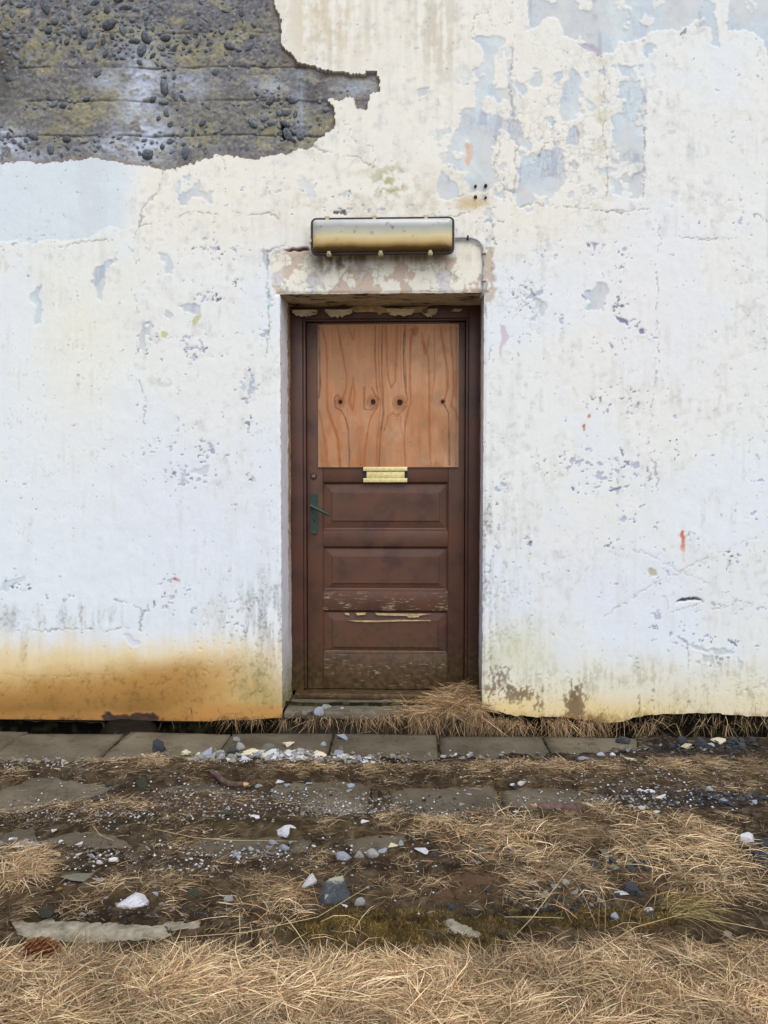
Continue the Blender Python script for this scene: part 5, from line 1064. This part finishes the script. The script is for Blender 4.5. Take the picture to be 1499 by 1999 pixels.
LM = [(308, 1453, 'the round charcoal stone'), (489, 1465, 'the largest cream plaster slab'), (562, 1452, 'the cream wedge on the first slabs'), (668, 1438, 'the bluish shard under the doorway'), (455, 1462, 'the left end of the rubble heap'), (620, 1480, 'the middle of the rubble row'), (725, 1480, 'the joint under the doorway grass'), (800, 1480, 'the right end of the rubble row'), (445, 1520, 'the bent twig'), (60, 1470, 'the left edge of the first slabs'), (150, 1490, 'the second joint of the first slabs'), (235, 1480, 'the open slab joint'),
 (275, 1525, 'the round mossy stone'), (186, 1555, 'the dark blue stone on the left slab'), (440, 1586, 'the flat green-grey stone'), (620, 1560, 'the second slab of the second row'), (720, 1575, 'the corner of the second slab'), (880, 1565, 'the bare oval slab'), (1016, 1527, 'the pointed white shard'), (1090, 1572, 'the thick stick'), (1139, 1480, 'the flat bluish plate'), (960, 1476, 'the stretch of slab right of the doorway'), (1236, 1482, 'the flat cream wedge'), (1264, 1543, 'the long white plaster piece'), (1340, 1560, 'the middle of the gravel band'), (1400, 1560, 'the right part of the gravel band'), (1470, 1560, 'the right end of the gravel band'),
 (1334, 1445, 'the black rounded stone at the wall'), (1371, 1450, 'the tallest black porous stone'), (1407, 1447, 'the leaning cream slab'), (1450, 1455, 'the black heap at the far right wall foot'), (1218, 1445, 'the long black stone'), (1459, 1640, 'the knobbly pale lump'), (1490, 1690, 'the black gravel at the right edge'), (559, 1622, 'the white plaster lump'), (548, 1655, 'the pale blue cluster stone'), (458, 1668, 'the blue and white stone'), (152, 1647, 'the pointed white stone'), (219, 1678, 'the pale angular stone'), (30, 1650, 'the slab at the left edge'), (110, 1670, 'the left grass tuft'),
 (668, 1670, 'the blue oval pebble'), (765, 1652, 'the cream fragment of the stone cluster'), (824, 1658, 'the long white shard'), (980, 1668, 'the half-buried slab right of centre'), (648, 1740, 'the dark boulder'), (255, 1757, 'the large flat pale stone'), (142, 1712, 'the broken olive flake'), (85, 1778, 'the greenish stone above the kerb'), (375, 1742, 'the dull green stone'), (445, 1755, 'the banded pebble'), (330, 1800, 'the right end of the bare kerb'), (930, 1718, 'the cracked brown clod'), (868, 1748, 'the lower brown clod'), (880, 1770, 'the dark blue stone above the moss'), (1158, 1690, 'the dark block-shaped stone'), (1233, 1730, 'the basalt cobble'), (1268, 1778, 'the pale bluish lump'), (1183, 1770, 'the dark stone left of the pale lump'), (1090, 1790, 'the dark pebbles at the moss edge'), (1330, 1770, 'the greenish straw tuft'), (1020, 1750, 'the straw between clod and basalt')]
def place(x, y):
    d, lx, ly, nm = min((math.hypot(x-a, (y-b)*2), a, b, c) for a, b, c in LM)
    far = 'just ' if d < 30 else ''
    if abs(x-lx) > abs(y-ly)*1.6: return far+('right of ' if x > lx else 'left of ')+nm
    return far+('below ' if y > ly else 'above ')+nm
cand = []
for cx, cy, rx, ry, n, sz, ms in FR:
    for k in range(int(n*1.9)): cand.append((sz*rng.uniform(.5, 1.35), rng.normal(cx, rx*.62), rng.normal(cy, ry*.7), rng.choice(ms.split())))
cand = [c for c in cand if gp(c[1], c[2], .005)[1] < -.03]
cand.sort(key=lambda c: -c[0]*(1+(c[2]-1400)/1500)); seen_l = {}
for s, x, y, m_ in cand[:300]:
    p = gp(x, y, .005); z = float(top_at(p[0], p[1])); w_ = s*(p[1]+3.9)/FPX; h_ = w_*rng.uniform(.28, .6)
    o = bpy.data.objects.new('fragment', shard(rng.randint(16), m_)); col.objects.link(o)
    o.location = (p[0], p[1], z-h_*.18); o.scale = (w_*.55, w_*rng.uniform(.3, .55), h_); o.rotation_euler = (rng.uniform(-.25, .25), rng.uniform(-.25, .25), rng.uniform(0, 6.28))
    lab = MN[m_]+' '+place(x, y)
    for sz_ in ('', 'small ' if s < 11 else 'larger ', 'tiny ' if s < 9 else 'middle-sized ', 'flat ', 'tilted '):
        if sz_+lab not in seen_l: break
    lab = sz_+lab; seen_l.setdefault(lab, MN[m_]+'s '+RG(x, y))
    tag(o, lab, 'stone' if 'stone' in MN[m_] else 'shard', seen_l[lab])
rest_ = {}
for s, x, y, m_ in cand[300:]:
    p = gp(x, y, .005); w_ = s*(p[1]+3.9)/FPX; me = SH[rng.randint(16)]
    V = np.array([v.co[:] for v in me.vertices])*(w_*.5, w_*rng.uniform(.3, .5), w_*rng.uniform(.25, .5)); a_ = rng.uniform(0, 6.28)
    V = V@np.array([[math.cos(a_), math.sin(a_), 0], [-math.sin(a_), math.cos(a_), 0], [0, 0, 1]])+(p[0], p[1], float(top_at(p[0], p[1]))-.001)
    L_ = rest_.setdefault(m_, [[], [], 0]); L_[0].append(V); L_[1] += [[q_+L_[2] for q_ in f.vertices] for f in me.polygons]; L_[2] += len(V)
for m_, (Vs_, Fs_, _) in rest_.items():
    o = mk('small_fragments', np.concatenate(Vs_), Fs_, M[m_], None, loc=(0, 0, 0)); tag(o, 'crumbled bits too small to single out, '+MN[m_]+'s over the paving', kind='stuff')
M['white_grit'] = stone_mat('white_grit', (170, 170, 174), (205, 205, 208), (226, 226, 228), 30)
M['grey_grit'] = stone_mat('grey_grit', (104, 106, 104), (140, 142, 140), (172, 174, 172), 22)
# grit too small to single out
def scatter(name, n, regions, mat, lo, hi, seed):
    r = np.random.RandomState(seed); P = []
    for cx, cy, rx, ry, wgt in regions:
        k = int(n*wgt); P.append(np.stack([r.normal(cx, rx, k), r.normal(cy, ry, k)], -1))
    P = np.concatenate(P); d = np.stack([(P[:, 0]-CX)/FPX, -(P[:, 1]-CY)/FPX, -np.ones(len(P))], -1)@RM.T
    t = (.004-CAM[2])/d[:, 2]; Q = CAM+d*t[:, None]; Q = Q[(Q[:, 1] < -.035) & (Q[:, 1] > -2.8)]
    z = top_at(Q[:, 0], Q[:, 1]); s = r.uniform(0, 1, len(Q))**2.2*(hi-lo)+lo
    O = np.array([(1, 0, 0), (-1, 0, 0), (0, 1, 0), (0, -1, 0), (0, 0, 1), (.3, .2, -.6)]); OF = np.array([(0, 2, 4), (2, 1, 4), (1, 3, 4), (3, 0, 4), (2, 0, 5), (1, 2, 5), (3, 1, 5), (0, 3, 5)])
    a = r.uniform(0, 6.28, len(Q)); V = O[None]*r.uniform(.45, 1.1, (len(Q), 6, 1))*s[:, None, None]; V[:, :, 2] *= .6
    c, sn = np.cos(a)[:, None], np.sin(a)[:, None]; V = np.stack([V[:, :, 0]*c-V[:, :, 1]*sn, V[:, :, 0]*sn+V[:, :, 1]*c, V[:, :, 2]], -1)
    V += np.stack([Q[:, 0], Q[:, 1], z+s*.15], -1)[:, None]; F = OF[None]+np.arange(len(Q))[:, None, None]*6
    o = mk(name, V.reshape(-1, 3), F.reshape(-1, 3), M[mat], None, loc=(0, 0, 0)); tag(o, kind='stuff'); return o
ALLG = [(560, 1484, 130, 8, .14), (660, 1575, 110, 14, .12), (400, 1560, 130, 22, .14), (180, 1590, 120, 14, .1), (300, 1680, 200, 22, .12), (1250, 1560, 110, 16, .12), (900, 1500, 260, 14, .07), (1200, 1520, 200, 22, .06), (60, 1500, 90, 12, .05), (850, 1592, 90, 6, .04), (500, 1670, 160, 14, .06), (800, 1700, 400, 50, .05), (620, 1400, 60, 12, .02)]
scatter('white_grit', 2600, ALLG, 'white_grit', .0013, .0085, 1)['label'] = 'scattered crumbs of white plaster on paving and soil'
scatter('grey_grit', 2200, ALLG, 'grey_grit', .0015, .0095, 2)['label'] = 'grey gravel grains strewn over paving and soil'
scatter('dark_gravel', 3600, [(1250, 1565, 60, 14, .16), (1400, 1560, 60, 14, .18), (1490, 1675, 30, 22, .16), (1440, 1458, 34, 10, .08), (1100, 1770, 120, 26, .12), (1300, 1465, 80, 8, .06), (300, 1790, 160, 16, .08), (500, 1600, 300, 30, .08), (1600, 1600, 100, 60, .08)], 'dark', .002, .010, 3)['label'] = 'dark volcanic gravel at the right and along the soil strips'
scatter('soil_crumbs', 3600, [(400, 1560, 200, 20, .15), (300, 1690, 260, 30, .25), (700, 1515, 300, 14, .12), (1100, 1510, 260, 14, .12), (750, 1700, 300, 30, .16), (300, 1795, 220, 14, .1), (900, 1740, 200, 30, .1)], 'clod', .002, .008, 4)['label'] = 'crumbs of brown earth over the soil'

# ------------------------------------------------------------------ twigs, cone, leaves, sprig
def worldpts(l): 
    out = []
    for x, y, h in l:
        p = gp(x, y, .0); z = float(top_at(p[0], p[1])); p = gp(x, y, z+h); out.append(np.array([p[0], p[1], z+h]))
    return out
tw = worldpts([(414, 1508, .012), (424, 1514, .010), (436, 1525, .010), (450, 1531, .010), (466, 1532, .010), (476, 1531, .010)])
o = MB().tube(tw, [.008, .011, .012, .012, .0115, .011], 10).build('twig', M['bark'], None, True, loc=tuple(tw[0])); tag(o, 'short bent purplish twig on the dark soil left of the door', 'twig')
MB().tube([tw[-1], tw[-1]+(.012, -.002, 0), tw[-1]+(.02, .002, .003)], [.0095, .008, .002], 6).build('broken_end', M['wood_break'], o)
tw = worldpts([(1050, 1574, .016), (1062, 1576, .018), (1085, 1577, .019), (1110, 1577, .019), (1128, 1577, .018), (1136, 1575, .016)])
o = MB().tube(tw, [.010, .0155, .017, .0165, .0155, .010], 10).build('twig', M['bark'], None, True, loc=tuple(tw[0])); tag(o, 'thick straight bark-covered stick at the right end of the second slab row', 'twig')
MB().tube([tw[0], tw[0]+(-.016, 0, .002), tw[0]+(-.028, .004, .006)], [.008, .005, .001], 6).build('broken_end', M['wood_break'], o)
avoid += [(x_, 1575, 12) for x_ in range(1046, 1140, 12)]+[(x_, y_, 10) for x_, y_ in ((418, 1510), (430, 1520), (445, 1529), (460, 1532), (474, 1532))]
avoid += [(1484, 1662, 34), (1500, 1690, 30), (1360, 1556, 22), (1400, 1560, 24), (1440, 1560, 24), (1480, 1560, 24), (1300, 1562, 20), (1250, 1562, 20)]
# cone
p = gp(78, 1880, .03); cz = float(top_at(p[0], p[1])); cone = empty('pine_cone', (p[0], p[1], cz+.015)); tag(cone, 'reddish brown cone lying in the straw at lower left', 'pine cone')
cc = np.array([p[0], p[1], cz+.034]); MB().tube([cc+(-.035, 0, 0), cc+(0, 0, 0), cc+(.04, .003, 0)], [.012, .02, .006], 10).build('cone_core', M['cone'], cone)
bm = bmesh.new(); bmesh.ops.create_icosphere(bm, subdivisions=1, radius=1)
for v in bm.verts: v.co = Vector((v.co.x*.011, v.co.y*.009, v.co.z*.003))
sc_me = bpy.data.meshes.new('scale'); bm.to_mesh(sc_me); bm.free(); sc_me.materials.append(M['cone'].m)
for k in range(64):
    t = k/63; a = k*2.399; r_ = .026*math.sin(math.pi*(.15+.8*t))**.6; ax_ = np.array([-.035+.075*t, math.cos(a)*r_, math.sin(a)*r_])
    o = bpy.data.objects.new('cone_scale', sc_me); o.parent = cone; o.location = Vector(cc+ax_)-Vector(cone.location)
    o.rotation_euler = Vector((.9, math.cos(a), math.sin(a))).to_track_quat('X', 'Z').to_euler(); col.objects.link(o)
# orange and dark scraps
M['orange'] = simple('orange_scrap', (176, 92, 48), .7); M['leafr'] = simple('dead_leaf', (92, 54, 44), .7, 0, .3, .3, 30); M['leafy'] = simple('yellow_leaf', (170, 140, 74), .7); M['sprig'] = simple('sprig_green', (110, 118, 74), .7)
def leaf(x, y, sz, mat, label, rot=0, cat='leaf', name='dead_leaf'):
    p = worldpts([(x, y, .02)])[0]; s = sz*(p[1]+3.9)/FPX; bm = bmesh.new(); n = 9; rows = []
    for k in range(n):
        t = k/(n-1); w_ = math.sin(math.pi*t)**.7*.3+.01; rows.append([bm.verts.new(((t-.5)*s, j*w_*s, .12*s*math.sin(t*3)+.1*s*abs(j)+.04*s*random.random())) for j in (-1, -.5, 0, .5, 1)])
    for a_, b_ in zip(rows, rows[1:]):
        for j in range(4): bm.faces.new((a_[j], b_[j], b_[j+1], a_[j+1]))
    bmesh.ops.solidify(bm, geom=bm.faces[:], thickness=.0008)
    for v in bm.verts: v.co += Vector(p)
    mb = MB(); mb.bm.free(); mb.bm = bm; o = mb.build(name, M[mat], None, loc=tuple(p)); o.rotation_euler = (0, 0, rot); tag(o, label, cat); return o
leaf(440, 1880, 30, 'leafr', 'dark purplish dead leaf in the front straw left of centre', .4); leaf(1320, 1880, 40, 'leafr', 'brown dead leaf buried in the front straw at right', -.3); leaf(115, 1738, 16, 'leafy', 'yellow scrap of leaf near the left grass tuft', .8)
leaf(1108, 1985, 50, 'leafr', 'red-brown leaf at the bottom edge right of centre', .2); leaf(533, 1722, 12, 'orange', 'small orange scrap left of the white pointed shard', .3, 'scrap', 'orange_scrap'); leaf(888, 1948, 14, 'orange', 'small orange scrap in the front straw near the centre', 1.2, 'scrap', 'orange_scrap')
p = worldpts([(358, 1985, .02)])[0]; q_ = worldpts([(382, 1945, .05)])[0]; mb = MB(); mb.tube([p, (p+q_)/2+(0, 0, .01), q_], [.0016, .0014, .0008], 5)
for k in range(12):
    t = .1+.85*k/12; b_ = p*(1-t)+q_*t; sgn = 1 if k % 2 else -1; mb.tube([b_, b_+(sgn*.014, .010, .008), b_+(sgn*.024, .022, .012)], [.0014, .0026, .0005], 4)
o = mb.build('green_sprig', M['sprig'], None, True, loc=tuple(p)); tag(o, 'small grey-green sprig in the front straw left of centre', 'sprig')

# ------------------------------------------------------------------ dead grass
STR = np.array([1.10, 1.03, .95])*np.array([lin(c) for c in ((118, 104, 88), (212, 196, 160), (224, 202, 168), (208, 182, 146), (190, 164, 126), (172, 144, 108), (232, 216, 186), (150, 122, 92), (196, 182, 142), (128, 104, 78))])
def blades(P, az, length, lift, width, bend, shade, sag=None, seed=0, tiltc=.5):
    """curved tapering ribbons: P roots, az heading, lift end rise, bend sideways curl"""
    r = np.random.RandomState(seed); n = len(P); ts = np.array([0, .35, .7, 1.0]); d = np.stack([np.cos(az), np.sin(az), 0*az], -1); s = np.stack([-np.sin(az), np.cos(az), 0*az], -1)
    arch = sag if sag is not None else r.uniform(-.02, .12, n)*length
    pts = []
    for t in ts:
        p = P+d*(length*t)[:, None]+s*(bend*length*t*t)[:, None]; p[:, 2] += lift*t+arch*4*t*(1-t); pts.append(p)
    sv = s*np.cos(tiltc)+0; tz = r.uniform(-1, 1, n)*1.2; side = s*np.cos(tz)[:, None]; side[:, 2] = np.sin(tz)
    wd = [.7, 1, .75, 0.12]; V = []
    for p, k in zip(pts, wd): V += [p-side*(width*k/2)[:, None], p+side*(width*k/2)[:, None]]
    V = np.stack(V, 1); F = np.array([(0, 1, 3, 2), (2, 3, 5, 4), (4, 5, 7, 6)])[None]+np.arange(n)[:, None, None]*8
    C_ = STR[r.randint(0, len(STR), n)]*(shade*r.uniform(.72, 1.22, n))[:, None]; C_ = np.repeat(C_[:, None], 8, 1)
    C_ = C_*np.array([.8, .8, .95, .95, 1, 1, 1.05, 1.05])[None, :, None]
    return V.reshape(-1, 3), F.reshape(-1, 4), C_.reshape(-1, 3)
def join(parts):
    V = []; F = []; C_ = []; o = 0
    for v, f, c in parts: V.append(v); F.append(f+o); C_.append(c); o += len(v)
    return np.concatenate(V), np.concatenate(F), np.concatenate(C_)
def flow(x, y, seed=501): return (n2(x, y, .22, seed, 3)-.5)*9+math.pi*.05
gr = np.random.RandomState(77)
# matted straw over the whole ground, by the thickness map
N = 1000000; sx_ = gr.uniform(-2.3, 2.15, N); sy_ = -2.55+2.33*gr.uniform(0, 1, N)
u_, v_ = proj(sx_, sy_, 0*sx_); th = straw_at(u_, v_, sx_, sy_); th = th*(.35+.75*ss(.35, .6, n2(sx_, sy_, .07, 511, 3)))
inview = (u_ > -160) & (u_ < 1660) & (v_ < 2180)
front = ss(1865, 1950, v_)
k_ = (gr.uniform(0, 1, N) < th**1.4*.40*(1+1.2*front)) & inview
vi = np.full(N, 0.); 
for p in SLABVIS:
    pa_ = np.array(p); i = np.nonzero(k_ & (u_ > pa_[:, 0].min()) & (u_ < pa_[:, 0].max()) & (v_ > pa_[:, 1].min()) & (v_ < pa_[:, 1].max()))[0]
    if len(i): vi[i] = np.maximum(vi[i], sdf(p, u_[i], v_[i]) < -2)
k_ &= ~((vi > 0) & (gr.uniform(0, 1, N) < .93)); k_ &= ~((moss_at(u_, v_, sx_, sy_) > .4) & (gr.uniform(0, 1, N) < .93))
x, y, fr, t_ = sx_[k_], sy_[k_], front[k_], th[k_]
pu, pv = proj(x, y, 0*x); kill = np.zeros(len(x), bool)
for ax_, ay_, ar_ in avoid: kill |= (abs(pu-ax_) < ar_*1.15+4) & (pv > ay_-6) & (pv < ay_+ar_*.75+18)
kk = ~kill | (gr.rand(len(x)) < .06); x, y, fr, t_ = x[kk], y[kk], fr[kk], t_[kk]; n = len(x); print('straw blades', n)
az = flow(x, y)+gr.normal(0, .9, n); az = np.where(gr.rand(n) < .3, gr.uniform(0, 6.28, n), az)
Ln = gr.uniform(.016, .07, n)*(1+.5*fr)*(.7+.45*t_); z0 = top_at(x, y)+gr.uniform(0, 1, n)**1.5*(.006+.022*fr+.012*t_)
lift = gr.normal(0, .09, n)*Ln; wd = gr.uniform(.0007, .0017, n)*(1+.15*fr)*np.where(gr.rand(n) < .06, 1.5, 1)
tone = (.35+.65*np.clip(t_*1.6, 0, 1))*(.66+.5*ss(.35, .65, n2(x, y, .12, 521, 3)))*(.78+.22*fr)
hgt = z0-top_at(x, y)
sd_ = np.stack([x, y, z0], -1)
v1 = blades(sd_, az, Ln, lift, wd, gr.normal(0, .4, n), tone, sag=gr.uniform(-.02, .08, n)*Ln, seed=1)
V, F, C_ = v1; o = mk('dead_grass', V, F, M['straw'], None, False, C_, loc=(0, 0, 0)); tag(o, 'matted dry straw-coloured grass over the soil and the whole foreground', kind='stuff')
# moss pile
N = 90000; sx_ = gr.uniform(-1.0, 1.2, N); sy_ = gr.uniform(-2.15, -1.6, N); u_, v_ = proj(sx_, sy_, 0*sx_); k_ = (moss_at(u_, v_, sx_, sy_) > .3) & (gr.rand(N) < .8); x, y = sx_[k_], sy_[k_]; n = len(x); print('moss', n)
V, F, C_ = blades(np.stack([x, y, top_at(x, y)-.002], -1), gr.uniform(0, 6.28, n), gr.uniform(.003, .010, n), gr.uniform(.003, .012, n), gr.uniform(.0012, .0024, n), gr.normal(0, .4, n), np.ones(n), seed=3)
mc = np.array([lin(c) for c in ((112, 94, 46), (88, 74, 38), (126, 108, 56), (72, 58, 32), (100, 74, 40))])[gr.randint(0, 5, n)]*ss(.2, .7, n2(x, y, .04, 531, 3))[:, None]*1.5
o = mk('moss', V, F, M['straw'], None, False, np.repeat(mc, 8, 0), loc=(0, 0, 0)); tag(o, 'olive brown moss strip across the middle foreground', kind='stuff')

# tufts: rooted bunches that fan out and droop
def tuft(cx, cy, z, n, rad, L0, L1, up, fan=(0, 6.28), shade=1.0, seed=0, w0=.0010, w1=.0022, root=.3, droop=.5, yr=1.0, green=0):
    r = np.random.RandomState(seed); a = r.uniform(fan[0], fan[1], n); rr_ = np.sqrt(r.uniform(0, 1, n))*rad*root; b = r.uniform(0, 6.28, n)
    P = np.stack([cx+np.cos(b)*rr_, cy+np.sin(b)*rr_*yr, np.full(n, z)], -1); L_ = r.uniform(L0, L1, n); upv = r.uniform(.3, 1.0, n)*up
    V, F, C_ = blades(P, a, L_*np.sqrt(np.maximum(.05, 1-upv**2*.5)), L_*(upv-droop*r.uniform(.6, 1.3, n)), r.uniform(w0, w1, n), r.normal(0, .25, n), np.full(n, shade), sag=L_*upv*.35, seed=seed+1)
    if green: C_ = C_*np.array([.82, .86, .62])
    return V, F, C_
def tuft_obj(px, py, z, label, **kw):
    p = gp(px, py, z); z_ = float(top_at(p[0], p[1])) if z is None or z < 0 else z
    V, F, C_ = tuft(p[0], p[1], z, **kw); o = mk('grass_tuft', V, F, M['straw'], None, False, C_, loc=(float(p[0]), float(p[1]), float(z))); tag(o, label, 'grass tuft'); return o
tuft_obj(35, 1705, .03, 'thick pale straw tuft spreading at the left edge', n=600, rad=.09, L0=.04, L1=.12, up=.5, shade=.85, seed=21, droop=.35, root=.7)
tuft_obj(530, 1775, .01, 'straw tuft fanning out left of the dark boulder', n=600, rad=.13, L0=.05, L1=.14, up=.35, seed=23, droop=.3, root=.8)
tuft_obj(1310, 1775, .02, 'greenish straw tuft fanning right from the basalt cobble', n=420, rad=.10, L0=.07, L1=.16, shade=.58, up=.35, fan=(-.5, 1.1), seed=25, droop=.3, green=1, root=.5)
tuft_obj(1170, 1800, .03, 'tall pale straws rising from the moss strip right of centre', n=34, rad=.12, L0=.08, L1=.20, up=.9, seed=27, droop=.15, root=.9)
tuft_obj(560, 1850, .03, 'bent straws standing at the lower edge of the moss', n=60, rad=.20, L0=.06, L1=.14, up=.8, seed=29, droop=.2, root=1)
tuft_obj(990, 1640, .01, 'dense straw clump right of the lower slabs', n=1100, rad=.2, L0=.05, L1=.14, up=.4, seed=31, droop=.3, root=1)
tuft_obj(1350, 1665, .02, 'dense pale straw clump near the right-hand gravel', n=1200, rad=.22, L0=.05, L1=.15, up=.4, seed=33, droop=.3, root=1)
# heap of straw in the right corner of the doorway
p = at(885, 1385, .02); parts = []
hp = np.random.RandomState(5); n = 4200
hx = hp.normal(0, 1, n); hy = hp.uniform(0, 1, n)
cx_ = float(at(895, 1380, .05)[0]); HX = cx_-.03+hp.normal(-.02, .105, n); HX = np.minimum(HX, FX1-.005+.02*(hy < .1)); HY = .20-.25*hy
crown_ = np.exp(-((HX-cx_-.02)/.11)**2); top_ = .045+.115*crown_*(1-.55*hy); HZ = .045+(top_-.045)*hp.uniform(.3, 1, n)
v1 = blades(np.stack([HX, HY, HZ], -1), hp.uniform(2.2, 7.2, n), hp.uniform(.04, .14, n), hp.normal(-.01, .02, n), hp.uniform(.0012, .0026, n), hp.normal(0, .4, n), hp.uniform(.62, .95, n), seed=41)
def clampx(V): V[:, 0] = np.where((V[:, 1] > -.004), np.clip(V[:, 0], FX0+.002, FX1+.02*(1-np.clip(V[:, 1]/FY, 0, 1))), V[:, 0]); V[:, 1] = np.minimum(V[:, 1], FY-.005); V[:, 2] = np.maximum(V[:, 2], np.where((V[:, 1] > -.03), .044, -.2)); return V
v1 = (clampx(v1[0]), v1[1], v1[2]*np.array([.96, .9, .84]))
o = mk('grass_heap', v1[0], v1[1], M['straw'], None, False, v1[2], loc=(cx_, .05, .04)); tag(o, 'heap of brown dead grass piled in the right corner of the doorway', 'grass heap')
# fringe hanging from the wall foot over the drainage gap
def fringe(name, label, spans, L0, L1, seed, shade, yb=0.0, zb=0.0):
    r = np.random.RandomState(seed); Ps = []; az_ = []; Ls = []; zz_ = []
    for x0, x1, ncl, nb_ in spans:
        a, b = at(x0, 1400, 0)[0], at(x1, 1400, 0)[0]
        for c in range(ncl):
            cx = r.uniform(a, b); k = int(nb_*r.uniform(.25, 1.6)); sp = r.uniform(.003, .02); q = r.normal(0, sp, k); lean = r.normal(0, .35)
            Ps.append(cx+q); az_.append(-math.pi/2+lean*1.6+q/sp*r.uniform(.2, .8)+r.normal(0, .5, k)); Ls.append(r.uniform(L0, L1, k)*r.uniform(.5, 1.2)); zz_.append(np.full(k, r.uniform(-.012, .02)))
    px_ = np.concatenate(Ps); a_ = np.concatenate(az_); L_ = np.concatenate(Ls); k = len(px_)
    P = np.stack([px_, yb+r.uniform(-.05, .03, k), zb+np.concatenate(zz_)+r.uniform(-.012, .012, k)], -1)
    v = blades(P, a_, L_*r.uniform(.25, .8, k), -L_*r.uniform(.1, .9, k), r.uniform(.0009, .0024, k), r.normal(0, .4, k), r.uniform(.4, 1.0, k)*shade, sag=L_*r.uniform(.0, .32, k), seed=seed+1)
    v[0][:, 2] = np.maximum(v[0][:, 2], np.where(v[0][:, 1] < -.2, .002, -.08))
    o = mk(name, v[0], v[1], M['straw'], None, False, v[2]*np.array([.96, .88, .82]), loc=(float(px_.mean()), yb, zb)); tag(o, label, kind='stuff'); return o
fringe('hanging_grass', 'dead grass drooping from the foot of the wall right of the door', [(938, 1015, 15, 26), (1000, 1170, 22, 26), (1160, 1270, 9, 16), (1270, 1420, 5, 8), (1420, 1560, 5, 10), (938, 1500, 16, 4)], .07, .26, 51, .85)
fringe('hanging_roots', 'thin dead grass drooping from the foot of the wall left of the door', [(430, 470, 5, 14), (485, 560, 8, 14), (340, 420, 6, 6), (-100, 200, 3, 4)], .05, .16, 53, .8)
fringe('step_grass', 'brown grass hanging over the front of the doorstep', [(578, 640, 8, 12), (640, 760, 13, 20), (750, 940, 34, 30)], .05, .19, 55, .8, -.03, .022)
# thin weeds standing against the right wall foot
r = np.random.RandomState(61); k = 150; px_ = r.uniform(at(1120, 1400)[0], at(1499, 1400)[0], k); 
v = blades(np.stack([px_, r.uniform(-.07, -.02, k), r.uniform(-.02, .02, k)], -1), r.uniform(0, 6.28, k), r.uniform(.01, .07, k), r.uniform(.03, .14, k), r.uniform(.0008, .0014, k), r.normal(0, .5, k), r.uniform(.5, .9, k), seed=62); v[0][:, 1] = np.minimum(v[0][:, 1], -.006)
o = mk('wall_foot_weeds', v[0], v[1], M['straw'], None, False, v[2], loc=(1, 0, 0)); tag(o, 'sparse dry weeds standing against the right wall foot', kind='stuff')
# single long stalks
M['stalk'] = simple('pale_stalk', (186, 164, 122), .6, 0, .3, .12, 20)
for pts, lab in (([(0, 1896, .05), (90, 1897, .055), (190, 1898, .05), (300, 1897, .03)], 'long straight stalk lying across the lower left corner'), ([(350, 1830, .03), (480, 1820, .04), (620, 1790, .03), (720, 1730, .02)], 'long stalk slanting up across the kerb left of the moss'),
   ([(215, 1975, .05), (350, 1962, .055), (430, 1985, .04)], 'short stalk near the bottom left of centre'), ([(158, 1805, .01), (130, 1850, .04), (90, 1895, .05)], 'thin stalk leaning over the brown cone'), ([(985, 1790, .012), (1040, 1790, .016), (1100, 1792, .010)], 'short level stalk along the top of the moss right of centre'),
   ([(1155, 1652, .03), (1100, 1710, .04), (1040, 1790, .03), (1002, 1830, .02)], 'long stalk slanting down left through the grass at right'), ([(1250, 1658, .02), (1330, 1655, .03), (1420, 1650, .03), (1490, 1645, .02)], 'stalk pointing at the knobbly pale lump'), ([(1330, 1785, .03), (1240, 1810, .06), (1140, 1870, .07), (1090, 1890, .05)], 'long arching stalk over the moss strip at right'),
   ([(1380, 1795, .03), (1440, 1805, .04), (1520, 1822, .03)], 'pale stalk near the right edge above the straw'), ([(1499, 1835, .04), (1440, 1880, .06), (1400, 1930, .05)], 'stalk slanting through the straw at the right edge'), ([(660, 1832, .02), (700, 1855, .05), (750, 1870, .05), (790, 1885, .03)], 'bent stalk crossing the lower edge of the moss'), ([(300, 1618, .006), (380, 1635, .01), (440, 1640, .01), (580, 1642, .006)], 'thin pale stem lying over the lower slab'),
   ([(180, 1610, .006), (195, 1630, .012), (222, 1641, .006)], 'curved stem on the soil above the lower left slab'), ([(480, 1965, .05), (640, 1925, .06), (800, 1870, .05)], 'long stalk rising right through the front straw'), ([(860, 1985, .05), (1050, 1945, .06), (1230, 1900, .05)], 'long stalk in the front straw right of centre'),
   ([(700, 1432, .01), (740, 1425, .02), (790, 1414, .03)], 'thin stem over the front of the doorstep')):
    wp = worldpts(pts); n_ = len(wp); o = MB().tube(wp, [.0007]+[.0009]*(n_-2)+[.0005], 5).build('grass_stalk', M['stalk'], None, True, loc=tuple(wp[0])); tag(o, lab, 'grass stalk', 'single long dry stalks')
